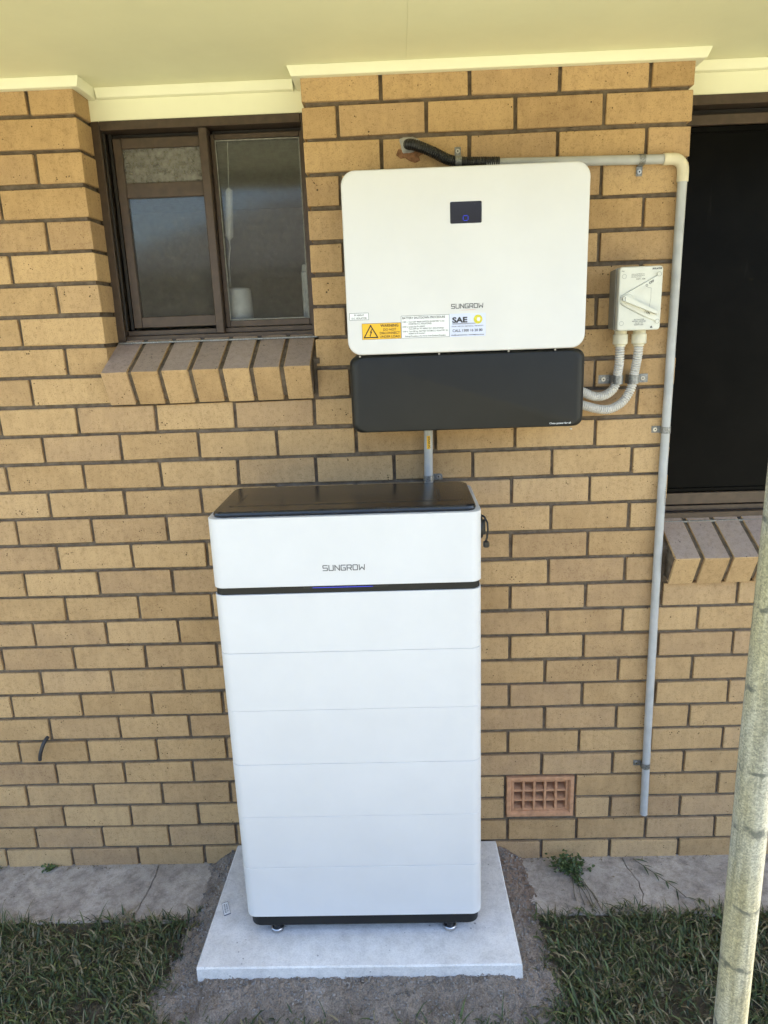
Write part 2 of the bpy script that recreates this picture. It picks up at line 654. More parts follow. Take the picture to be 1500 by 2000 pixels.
def rrect(cx, cz, w, h, r, seg=8):
    """rounded rectangle outline (u,v), counter-clockwise"""
    out = []
    for sx, sz, a0 in ((1, -1, -90), (1, 1, 0), (-1, 1, 90), (-1, -1, 180)):
        for i in range(seg + 1):
            a = R(a0 + 90 * i / seg)
            out.append((cx + sx * (w / 2 - r) + r * math.cos(a), cz + sz * (h / 2 - r) + r * math.sin(a)))
    return out


def text(mb, s, x, z, y, size, align='LEFT', sx=1.0, rot=0.0, shear=0.0, thick=0.014):
    """lettering on a plane that faces -Y; size is the cap height"""
    cu = bpy.data.curves.new('t', 'FONT')
    cu.body = s
    cu.size = 1.0
    cu.align_x = align
    cu.resolution_u = 3
    cu.offset = thick
    cu.shear = shear
    ob = bpy.data.objects.new('t', cu)
    me = ob.to_mesh()
    k = size / 0.70
    c, sn = math.cos(rot), math.sin(rot)
    vs = []
    for v in me.vertices:
        a, b = v.co.x * k * sx, v.co.y * k
        vs.append((x + a * c - b * sn, y, z + a * sn + b * c))
    mb.add(vs, [tuple(p.vertices) for p in me.polygons])
    ob.to_mesh_clear()
    bpy.data.objects.remove(ob)
    bpy.data.curves.remove(cu)
    return mb


def strokes_logo(mb, x0, x1, z0, z1, y, t):
    G = {'S': [[(1, 1), (0.08, 1), (0, .92), (0, .56), (.08, .5), (.92, .5), (1, .44), (1, .08), (.92, 0), (0, 0)]],
         'U': [[(0, 1), (0, .1), (.1, 0), (.9, 0), (1, .1), (1, 1)]],
         'N': [[(0, 0), (0, 1)], [(0, 1), (1, 0)], [(1, 0), (1, 1)]],
         'G': [[(1, 1), (.1, 1), (0, .9), (0, .1), (.1, 0), (1, 0), (1, .45), (.55, .45)]],
         'R': [[(0, 0), (0, 1), (.9, 1), (1, .9), (1, .5), (.9, .42), (.2, .42)], [(.6, .4), (1, 0)]],
         'O': [[(.1, 0), (.9, 0), (1, .1), (1, .9), (.9, 1), (.1, 1), (0, .9), (0, .1), (.1, 0)]],
         'W': [[(0, 1), (.08, 0), (.5, .55), (.92, 0), (1, 1)]]}
    wd = [1, 1, 1.05, 1, 1, 1.05, 1.25]
    gap = 0.40
    tot = sum(wd) + gap * 6
    k = (x1 - x0) / tot
    x = x0
    i = 0
    for ch, w in zip('SUNGROW', wd):
        for st in G[ch]:
            for a, b in zip(st, st[1:]):
                i += 1
                mb.seg2d((x + a[0] * w * k, z0 + a[1] * (z1 - z0)), (x + b[0] * w * k, z0 + b[1] * (z1 - z0)), t, y - 0.00001 * (i % 7))
        x += (w + gap) * k
    return mb


# ================================================================== SETTING
# ---- ground
def lawn_ground():
    mb = MB()
    xs = [-60, -20, -8, -3] + list(np.linspace(-1.2, 3.8, 41)) + [6, 10, 22, 60]
    ys = [-60, -25, -12, -6] + list(np.linspace(-3.2, 0.1, 27)) + [3, 12, 60]
    n = len(ys)
    vs = []
    for x in xs:
        for y in ys:
            z = -0.04
            if -1.2 < x < 3.8 and -3.2 < y < -0.3:
                z += 0.004 * math.sin(x * 7.1 + y * 3) * math.sin(y * 8.3 - x * 2)
            vs.append((x, y, z))
    fs = [(i * n + j, (i + 1) * n + j, (i + 1) * n + j + 1, i * n + j + 1) for i in range(len(xs) - 1) for j in range(n - 1)]
    mb.add(vs, fs, True)
    tag(link('bounce_yard', mb, 'lawn'), kind='structure')  # ground sheet out of view, kept pale as a bounce surface


lawn_ground()

# slab footprint
def turf_z(x, y):
    return -0.005 - 0.014 * min(1.0, max(0.0, (-0.27 - y) / 0.25)) + 0.003 * math.sin(x * 23 + y * 11) * math.sin(y * 31 - x * 7)


def turf():
    mb = MB()
    xs = np.linspace(-2.6, 5.0, 190)
    ys = np.linspace(-1.75, -0.235, 44)
    n = len(ys)
    vs_ = [(x, y, turf_z(x, y) + (-.02 if j == 0 else 0)) for x in xs for j, y in enumerate(ys)]
    mb.add(vs_, [(i * n + j, (i + 1) * n + j, (i + 1) * n + j + 1, i * n + j + 1) for i in range(len(xs) - 1) for j in range(n - 1)], True)
    tag(link('turf', mb, 'thatch'), kind='structure')


SX0, SX1, SY0, SY1, SZ = 0.712, 1.6465, -0.500, -0.003, 0.076


turf()


def slab_dist(x, y):
    dx = max(SX0 - x, 0, x - SX1)
    dy = max(SY0 - y, 0, y - SY1)
    return math.hypot(dx, dy)


# ---- concrete apron along the wall foot: three pieces parted by real cracks
def apron():
    root = tag(thing('concrete_path', 'worn grey concrete strip along the foot of the wall', None), kind='structure')
    if 'label' in root:
        del root['label']
    crack1 = [(0.4305, 0.006), (0.434, -0.03), (0.4372, -0.06), (0.4335, -0.08), (0.4357, -0.105), (0.4325, -0.125), (0.4318, -0.15),
              (0.4262, -0.175), (0.4285, -0.196), (0.4225, -0.225), (0.4243, -0.262)]
    crack2 = [(2.083, 0.006), (2.0869, -0.0545), (2.096, -0.075), (2.099, -0.098), (2.1067, -0.118), (2.101, -0.14), (2.104, -0.17), (2.092, -0.195), (2.0859, -0.22), (2.089, -0.25)]

    def edge(x0, x1, seed):
        rr = random.Random(seed)
        n = max(3, int((x1 - x0) / 0.03))
        return [(x0 + (x1 - x0) * i / n, -0.252 + rr.uniform(-0.010, 0.008)) for i in range(1, n)]

    def piece(left, right, seed):
        # left & right: polylines from the wall to the lawn
        outline = left + edge(left[-1][0], right[-1][0], seed) + right[::-1]
        mb = MB()
        lp0 = [(x, y, -0.09) for x, y in outline]
        lp1 = [(x, y, -0.003) for x, y in outline]
        c = (sum(p[0] for p in outline) / len(outline), sum(p[1] for p in outline) / len(outline))
        lp2 = [(x + (0.0015 if i < len(left) else (-0.0015 if i >= len(outline) - len(right) else 0)), min(y + 0.004, 0.006) if -0.25 > y else y, 0.0) for i, (x, y) in enumerate(outline)]
        mb.loops([lp0, lp1, lp2], smooth=False)
        link('slab_piece', mb, 'apron', root)

    def shift(c, d):
        return [(x + d + (random.uniform(-.0006, .0006)), y) for x, y in c]
    piece([(-3.0, 0.006), (-3.0, -0.25)], shift(crack1, -0.0009), 1)
    piece(shift(crack1, 0.0009), shift(crack2, -0.0004), 2)
    piece(shift(crack2, 0.0004), [(5.5, 0.006), (5.5, -0.25)], 3)


apron()


# ---- bare soil heaped round the slab
def vnoise(x, y, s):
    return (math.sin(x * s * 1.7 + y * s * 0.9 + 1.3) + math.sin(x * s * 0.6 - y * s * 2.1 + 4.1) + math.sin(x * s * 2.9 + y * s * 1.9)) / 3


def soil_z(x, y):
    d = slab_dist(x, y)
    t = (y - SY0) / (SY1 - SY0)
    t = min(max(t, 0), 1)
    left = x < SX0 + 0.02
    right = x > SX1 - 0.02
    edge_h = (0.030 if (left or right) else 0.042) + (0.026 * t if (left or right) else 0)
    wide = 0.055 if left else (0.060 if right else 0.07)
    z = edge_h * math.exp(-(d / wide) ** 2) - 0.004
    reach = 0.085 + 0.02 * vnoise(x, y, 11)
    if d > reach:
        z -= (d - reach) * 0.30
    z += 0.004 * vnoise(x, y, 40) + 0.0025 * vnoise(x + 3, y, 95)
    z += random.uniform(-0.0030, 0.0030)
    return z


def soil():
    mb = MB()
    xs = np.linspace(0.47, 1.90, 240)
    ys = np.linspace(-0.86, 0.004, 145)
    idx = {}
    vs = []
    for i, x in enumerate(xs):
        for j, y in enumerate(ys):
            idx[i, j] = len(vs)
            vs.append((x, y, soil_z(x, y)))
    fs = []
    for i in range(len(xs) - 1):
        for j in range(len(ys) - 1):
            xm, ym = (xs[i] + xs[i + 1]) / 2, (ys[j] + ys[j + 1]) / 2
            if SX0 + .03 < xm < SX1 - .03 and ym > SY0 + .03:
                continue
            fs.append((idx[i, j], idx[i + 1, j], idx[i + 1, j + 1], idx[i, j + 1]))
    mb.add(vs, fs, True)
    tag(link('soil', mb, 'soil'), kind='structure')
    # loose gravel
    g = MB()
    T = [(0, 0, 1), (.94, 0, .1), (-.47, .82, .1), (-.47, -.82, .1), (0, 0, -.6)]
    F = [(0, 1, 2), (0, 2, 3), (0, 3, 1), (4, 2, 1), (4, 3, 2), (4, 1, 3)]
    k = 0
    rr = random.Random(5)
    while k < 4200:
        x, y = rr.uniform(0.52, 1.84), rr.uniform(-0.70, -0.004)
        d = slab_dist(x, y)
        if d < 0.002 or d > abs(rr.gauss(0, 0.075)):
            continue
        s = rr.choice((0.0014, 0.002, 0.0026, 0.0034, 0.005)) * rr.uniform(.8, 1.4)
        a = rr.uniform(0, 6.28)
        z = soil_z(x, y)
        g.add([(x + s * (p[0] * math.cos(a) - p[1] * math.sin(a)), y + s * (p[0] * math.sin(a) + p[1] * math.cos(a)), z + s * .7 * p[2] + s * .2) for p in T], F)
        k += 1
    for _ in range(90):                      # grit and crumbs lying on the concrete strip
        x, y, s = rr.uniform(-.2, 2.6), rr.uniform(-0.24, -0.004), rr.choice((.0012, .0018, .003))
        if slab_dist(x, y) < .13:
            continue
        g.add([(x + s * p[0], y + s * p[1], s * .6 + s * .8 * p[2]) for p in T], F)
    tag(link('gravel', g, 'stone'), 'loose dark grit and crumbs scattered round the concrete slab', 'gravel', kind='stuff')


soil()

# ================================================================== HOUSE
house = thing('house', 'tan brick house wall with brown framed windows under a cream eave', 'house', (1.3, 0.1, 0))
H_C = 0.08736
Z0 = 1.34
XL, XR = 0.486, 1.104        # left window opening
XP = 2.153                   # right edge of the middle pier
XW1 = 3.38                   # right end of the right window
WX0, WX1 = -3.0, 5.6
WTOP = 2.516
RK = 0.0095                  # rake depth of the joints


def wall():
    mb = MB()
    zl, zr = 1.66, 1.052
    b = 0.24
    mb.box(WX0, XL - RK, RK, b, -0.1, WTOP)
    mb.box(XL - RK, XR + RK, RK, b, -0.1, zl)
    vx0, vx1, vz0, vz1 = 1.677, 1.9045, 0.1765, 0.3295       # opening for the air vent
    mb.box(XR + RK, vx0, RK, b, -0.1, WTOP)
    mb.box(vx1, XP - RK, RK, b, -0.1, WTOP)
    mb.box(vx0, vx1, RK, b, -0.1, vz0)
    mb.box(vx0, vx1, RK, b, vz1, WTOP)
    mb.box(vx0, vx1, .062, b, vz0, vz1)
    mb.box(XP - RK, XW1 + RK, RK, b, -0.1, zr)
    mb.box(XW1 + RK, WX1, RK, b, -0.1, WTOP)
    w = link('wall', mb, 'mortar', house)
    w['label'] = 'dark brown raked mortar between tan bricks'
    # ---- bricks
    HB = 0.0757
    row_dx = {3: .009, 2: .010, 1: .003, -1: .004, -5: .002, -7: -.003, -11: -.006, -12: -.004, -13: -.006, 13: -.002, 11: -.004}
    rnd = random.Random(21)
    variants = []
    for k in range(8):
        m = MB().box(-.1145, .1145, 0, .105, -HB / 2, HB / 2, 0.0016, 0.0011, rnd)
        me = bpy.data.meshes.new('brick')
        me.from_pydata(m.v, [], m.f)
        me.materials.append(M['brick'])
        variants.append(me)
    far = MB()
    o3 = OFF[house.name]
    n_vis = 0
    for r in range(-15, 14):
        zc = Z0 + H_C * r
        odd = r % 2
        dx = row_dx.get(r, rnd.uniform(-.002, .002))
        segs = []
        if r >= 4:
            segs = [(WX0, XL), (XR, XP), (XW1, WX1)]
        elif r >= -3:
            segs = [(WX0, XP), (XW1, WX1)]
        else:
            segs = [(WX0, WX1)]
        if r in (-12, -13):
            segs = [(WX0, 1.6655), (1.9155, WX1)]
        for a, b in segs:
            n0 = math.floor((a - dx - (.12 if odd else 0)) / .24) - 1
            cuts = [a]
            x = n0 * .24 + dx + (.12 if odd else 0)
            while x < b:
                if x - cuts[-1] > 0.04 and b - x > 0.035:
                    cuts.append(x)
                x += .24
            cuts.append(b)
            for i in range(len(cuts) - 1):
                x0 = cuts[i] + (0.0052 if i else 0)
                x1 = cuts[i + 1] - (0.0052 if i < len(cuts) - 2 else 0)
                xc = (x0 + x1) / 2
                zz = zc + rnd.uniform(-.0012, .0012)
                yy = rnd.uniform(-.0012, .0012)
                ends = [to_px((x0, 0, zz)), to_px((x1, 0, zz))]
                vis = any(-10 < u < 1510 and -20 < v < 2020 for u, v in ends)
                behind = all(700 < u < 1110 and 380 < v < 800 for u, v in ends) or all(500 < u < 910 and 1040 < v < 1640 for u, v in ends)
                if vis and not behind:
                    n_vis += 1
                    if abs((x1 - x0) - .2296) < .004:
                        me = variants[rnd.randrange(8)]
                    else:
                        m = MB().box(x0 - xc, x1 - xc, 0, .105, -HB / 2, HB / 2, 0.0016, 0.0011, rnd)
                        me = bpy.data.meshes.new('brick')
                        me.from_pydata(m.v, [], m.f)
                        me.materials.append(M['brick'])
                    ob = bpy.data.objects.new('brick', me)
                    col.objects.link(ob)
                    ob.parent = w
                    ob.location = (xc - o3[0], yy - o3[1], zz - o3[2])
                    ob.rotation_euler = (rnd.uniform(-.006, .006), rnd.uniform(-.004, .004), rnd.uniform(-.003, .003))
                else:
                    far.box(x0, x1, yy, .105, zz - HB / 2, zz + HB / 2, 0.0016)
    print('bricks in view', n_vis)
    fo = link('brickwork', far, 'brick', w)
    fo['kind'] = 'stuff'
    return w


wall_ob = wall()


# ---- sloping brick window sills
def sill(x0, n, ztop, ang=26.0, yfront=-0.065, lab=None, xl=0, xr=0):
    root = MB()
    a = R(ang)
    ca, sa = math.cos(a), math.sin(a)

    def T(x, s, d):            # s: along the slope from the nose, d: depth under the top face
        return (x, yfront + s * ca + d * sa, ztop + s * sa - d * ca)
    pitch = 0.0886
    x1 = x0 + (n - 1) * pitch + 0.0755

    def slopebox(mb, xa, xb, s0, s1, d0, d1, ch, jit=0):
        t = MB().box(xa, xb, s0, s1, d0, d1, ch, jit)
        mb.add([T(*p) for p in t.v], [f[::-1] for f in t.f])
    m = MB()
    slopebox(m, x0 - 0.003, x1 + 0.003, 0.008, 0.20, 0.007, 0.100, 0.0)
    slopebox(m, xl, xr, 0.060, 0.199, 0.012, 0.1005, 0.0)
    if xl:
        m.box(xl, xl + .03, .012, .10, ztop - .14, ztop - .012)
        m.box(xr - .03, xr, .012, .10, ztop - .14, ztop - .012)
    s = link('sill', m, 'mortar', house)
    if lab:
        s['label'] = lab
    for i in range(n):
        xa = x0 + i * pitch
        mb = MB()
        slopebox(mb, xa, xa + 0.0755, random.uniform(-.001, .001), 0.205, random.uniform(0, .0012), 0.110, 0.0016, 0.0006)
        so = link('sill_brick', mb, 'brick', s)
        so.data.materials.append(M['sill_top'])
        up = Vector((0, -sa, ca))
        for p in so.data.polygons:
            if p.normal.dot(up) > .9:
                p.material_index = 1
    return s


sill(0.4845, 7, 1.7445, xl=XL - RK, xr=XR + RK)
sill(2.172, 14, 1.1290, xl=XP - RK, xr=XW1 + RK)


# ---- terracotta air vent
def vent():
    x0, x1, z0, z1 = 1.675, 1.9065, 0.1745, 0.3315
    root = MB()
    # frame with a bevelled inner edge
    def ring(ins, y):
        return [(x0 + ins, y, z0 + ins), (x1 - ins, y, z0 + ins), (x1 - ins, y, z1 - ins), (x0 + ins, y, z1 - ins)]
    root.loops([ring(0, .06), ring(0, -.003), ring(.002, -.005), ring(.012, -.005), ring(.018, .003), ring(.0185, .02)], False, False, False)
    xi0, xi1, zi0, zi1 = x0 + .0185, x1 - .0185, z0 + .0185, z1 - .0185
    nx, nz, t = 5, 3, 0.0095
    wx = (xi1 - xi0 - (nx + 1) * t * .9) / nx
    wz = (zi1 - zi0 - (nz + 1) * t * .75) / nz
    v = link('air_vent', root, 'terracotta', house)
    v['label'] = 'terracotta vent block with fifteen square holes'
    lat = MB()
    xs = [xi0 + i * (wx + t * .9) for i in range(nx + 1)]
    zs = [zi0 + i * (wz + t * .75) for i in range(nz + 1)]
    for x in xs:
        lat.box(x, x + t * .9, 0.0045, .0485, zi0, zi1, 0.001)
    for z in zs:
        # blades slope down and out
        h = t * .75
        vs = [(xi0, .0065, z), (xi1, .0065, z), (xi1, .0065, z + h), (xi0, .0065, z + h), (xi0, .048, z + .006), (xi1, .048, z + .006), (xi1, .048, z + h + .013), (xi0, .048, z + h + .013)]
        lat.add(vs, [(0, 1, 2, 3), (3, 2, 6, 7), (1, 0, 4, 5), (7, 6, 5, 4)])
    link('vent_grille', lat, 'terracotta', v)
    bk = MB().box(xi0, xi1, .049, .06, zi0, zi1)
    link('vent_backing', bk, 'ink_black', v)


vent()


# ---- windows
def bars(name, boxes, mat, parent, ch=0.0015, lab=None):
    mb = MB()
    for b in boxes:
        mb.box(*b, ch)
    o = link(name, mb, mat, parent)
    if lab:
        o['label'] = lab
    return o


def left_window():
    x0, x1 = XL - .004, XR + .004
    w = bars('window', [(x0, x0 + .026, .100, .190, 1.826, 2.440), (x1 - .022, x1, .100, .190, 1.826, 2.440),
                        (x0 + .027, x1 - .023, .100, .190, 2.416, 2.440), (x0 + .027, x1 - .023, .112, .190, 1.826, 1.842),
                        (x0 + .027, x1 - .023, .128, .190, 1.8425, 1.858)], 'bronze', house, 0.0012, 'brown aluminium two pane sliding window')
    # tracks and dark channels
    bars('window_track', [(x0 + .028, x0 + .034, .112, .116, 1.860, 2.414), (x0 + .036, x0 + .045, .135, .150, 1.860, 2.414),
                          (x0 + .034, .786, .150, .160, 2.402, 2.414), (.82, x1 - .024, .150, .160, 2.404, 2.414)], 'bronze_dark', w, 0.0005)
    bars('sill_flashing', [(x0 + .008, x1 - .006, .086, .150, 1.8195, 1.8250)], 'clip', w, 0.001)
    # interlocking centre stile
    bars('centre_stile', [(.790, .815, .104, .150, 1.843, 2.415)], 'bronze', w, 0.002)
    # left sash
    s = bars('sash', [(.531, .556, .128, .150, 1.866, 2.400), (.5565, .789, .128, .150, 2.372, 2.400), (.5565, .789, .128, .150, 2.238, 2.279),
                      (.5565, .789, .126, .150, 1.866, 1.898)], 'bronze', w, 0.0015)
    bars('upper_pane', [(.5545, .791, .136, .141, 2.277, 2.374)], 'obscure', s, 0.0)
    bars('pane', [(.5545, .791, .136, .141, 1.896, 2.240)], 'glass', s, 0.0)
    # right pane in its own frame
    f = bars('sash', [(.8165, .828, .134, .160, 1.860, 2.402), (1.076, 1.0855, .134, .160, 1.860, 2.402), (.8285, 1.0755, .134, .160, 2.388, 2.402),
                      (.8285, 1.0755, .134, .160, 1.860, 1.878)], 'bronze', w, 0.001)
    bars('glazing_seal', [(.8285, .8315, .137, .143, 1.879, 2.387), (1.0725, 1.0755, .137, .143, 1.879, 2.387), (.832, 1.072, .137, .143, 2.3835, 2.387),
                          (.832, 1.072, .137, .143, 1.879, 1.8825)], 'seal', f, 0.0005)
    bars('pane', [(.826, 1.078, .1445, .149, 1.876, 2.390)], 'glass', f, 0.0)


def right_window():
    x0, x1 = XP - .004, XW1 + .004
    w = bars('window', [(x0, x0 + .030, .100, .190, 1.215, 2.440), (x1 - .030, x1, .100, .190, 1.215, 2.440),
                        (x0 + .031, x1 - .031, .100, .190, 2.414, 2.440), (x0 + .031, x1 - .031, .104, .190, 1.206, 1.228),
                        (x0 + .031, x1 - .031, .126, .190, 1.2285, 1.246)], 'bronze', house, 0.0012, 'brown window frame with a black fly screen')
    bars('window_track', [(x0 + .031, x1 - .031, .150, .17, 2.396, 2.413)], 'bronze_dark', w, 0.0005)
    bars('sill_flashing', [(x0 + .008, x1 - .008, .088, .150, 1.1985, 1.2050)], 'clip', w, 0.001)
    s = bars('screen_frame', [(x0 + .031, x1 - .031, .118, .142, 2.366, 2.394), (x0 + .031, x1 - .031, .118, .142, 1.252, 1.290),
                              (x0 + .031, x0 + .046, .118, .142, 1.2905, 2.3655), (x1 - .046, x1 - .031, .118, .142, 1.2905, 2.3655),
                              (2.75, 2.78, .120, .142, 1.2905, 2.3655)], 'bronze', w, 0.0015)
    bars('screen_spline', [(x0 + .047, x1 - .047, .124, .134, 1.291, 1.306), (x0 + .047, x1 - .047, .124, .134, 2.348, 2.3655)], 'flyscreen', s, 0.003)
    bars('fly_screen', [(x0 + .046, x1 - .046, .129, .132, 1.2905, 2.3655)], 'flyscreen', s, 0.0)


left_window()
right_window()


def rooms():
    for x0, x1, z0, z1, d in ((-.25, 1.75, 1.0, 2.50, 1.9),):
        mb = MB()
        y0, y1 = .242, .242 + d
        vs = [(x, y, z) for x in (x0, x1) for y in (y0, y1) for z in (z0, z1)]
        mb.add(vs, [(0, 1, 3, 2), (4, 6, 7, 5), (2, 3, 7, 6), (0, 2, 6, 4), (1, 5, 7, 3)])
        # wall around the opening on the inside
        mb.box(x0, XL - .01, y0, y0 + .01, z0, z1)
        mb.box(XR + .01, x1, y0, y0 + .01, z0, z1)
        mb.box(XL - .01, XR + .01, y0, y0 + .01, z0, 1.78)
        mb.box(XL - .01, XR + .01, y0, y0 + .01, 2.445, z1)
        mb.box(XL - .01, XR + .01, .19, .33, 1.80, 1.826)
        o = link('room', mb, 'room', house)
        o['label'] = 'dim grey room behind the left window'


rooms()


# ---- eave: soffit sheets, mouldings, boards, gutter
def eave():
    zs = 2.5195
    mb = MB().box(WX0, WX1, -.985, .60, 2.545, 2.565)
    s = link('soffit', mb, 'soffit', house)
    s['label'] = 'cream painted eave lining of flat sheets'
    for a, b in ((WX0, -1.0085), (-1.0082, 1.3880), (1.3883, 3.79), (3.7903, WX1)):
        link('soffit_sheet', MB().box(a, b, -.98, .24, zs, zs + .0075, 0.0005), 'soffit', s)
    mo = .0245

    def mould(pts):
        """quarter-round style bead swept along a run of points (x,y) hugging the wall; profile steps out 24 mm"""
        m = MB()
        prof = [(0.0, -.0245), (.0185, -.0245), (.0205, -.0235), (.0285, -.0035), (.0285, -.0006), (0.0, -.0006)]
        loops = []
        n = len(pts)
        for i, (x, y) in enumerate(pts):
            # outward mitre
            def nrm(p, q):
                d = Vector((q[0] - p[0], q[1] - p[1])).normalized()
                return Vector((d.y, -d.x))
            ns = []
            if i > 0:
                ns.append(nrm(pts[i - 1], pts[i]))
            if i < n - 1:
                ns.append(nrm(pts[i], pts[i + 1]))
            if len(ns) == 2:
                mm = (ns[0] + ns[1]).normalized()
                mm = mm / max(.3, mm.dot(ns[0]))
            else:
                mm = ns[0]
            loops.append([(x + mm.x * o, y + mm.y * o, zs + z) for o, z in prof])
        m.loops(loops, True, True, False)
        o = link('moulding', m, 'cream', house)
        return o
    # run goes left to right, wall on +Y side; reveals step back to the boards above the windows
    yb = .104
    mould([(WX0, -.0015), (XL + .0015, -.0015), (XL + .0015, yb - .0005)])
    mould([(XL + .031, yb - .0005), (XR - .031, yb - .0005)])
    mould([(XR - .0015, yb - .0005), (XR - .0015, -.0015), (XP + .0015, -.0015), (XP + .0015, yb - .0005)])
    mould([(XP + .031, yb - .0005), (XW1 - .031, yb - .0005)])
    mould([(XW1 - .0015, yb - .0005), (XW1 - .0015, -.0015), (WX1, -.0015)])
    for a, b in ((XL, XR), (XP, XW1)):
        o = link('lintel_board', MB().box(a - .006, b + .006, yb, .19, 2.4405, zs - .0005, 0.001), 'cream', house)
    # fascia, gutter and roof
    link('fascia', MB().box(WX0, WX1, -1.005, -.986, 2.455, 2.63, 0.002), 'cream', house)
    g = MB()
    prof = [(y + .115, z) for y, z in ((-1.121, 2.62), (-1.121, 2.53), (-1.19, 2.53), (-1.225, 2.56), (-1.225, 2.645), (-1.215, 2.645), (-1.215, 2.566), (-1.186, 2.54), (-1.131, 2.54), (-1.131, 2.62))]
    g.loops([[(WX0, y, z) for y, z in prof], [(WX1, y, z) for y, z in prof]], True, True, False)
    link('gutter', g, 'cream', house)
    rf = MB()
    rp = [(-1.045, 2.628), (3.2, 4.1), (3.2, 4.15), (-1.045, 2.66)]
    rf.loops([[(WX0 - .2, y, z) for y, z in rp], [(WX1 + .2, y, z) for y, z in rp]], True, True, False)
    link('roof', rf, 'metal_roof', house)
    bk = MB()
    bk.box(WX0, WX1, 3.0, 3.2, -.1, 4.05)
    bk.box(WX0, WX0 + .2, .25, 2.99, -.1, 2.7)
    bk.box(WX1 - .2, WX1, .25, 2.99, -.1, 2.7)
    o = link('rear_wall', bk, 'render_wall', house)


eave()

# ================================================================== BATTERY AND SLAB
def slab():
    mb = MB()
    rr = random.Random(8)
    n = 40
    # outline with a slightly ragged lower front edge
    lo, mid, up = [], [], []

    def pt(x, y, nx, ny):
        j = rr.uniform(-.0015, .0015)
        lo.append((x + nx * (.003 + j), y + ny * (.003 + j), 0.0265 + rr.uniform(-.003, .003)))
        mid.append((x + nx * .002, y + ny * .002, SZ - .004))
        up.append((x - nx * .002, y - ny * .002, SZ))
    for i in range(n):
        pt(SX0 + (SX1 - SX0) * i / n, SY0, 0, -1)
    for i in range(n // 2):
        pt(SX1 - .008 * i / (n / 2), SY0 + (SY1 - SY0) * i / (n / 2), 1, 0)
    for i in range(n):
        pt(SX1 - .008 - (SX1 - .008 - SX0 - .012) * i / n, SY1, 0, 0)
    for i in range(n // 2):
        pt(SX0 + .012 - .012 * i / (n / 2), SY1 - (SY1 - SY0) * i / (n / 2), -1, 0)
    base = [(x, y, -.03) for x, y, z in lo]
    mb.loops([base, lo, mid, up], True, True, False)
    o = link('concrete_slab', mb, 'slab', None)
    tag(o, 'pale precast concrete slab lying under the white battery tower', 'slab')


slab()


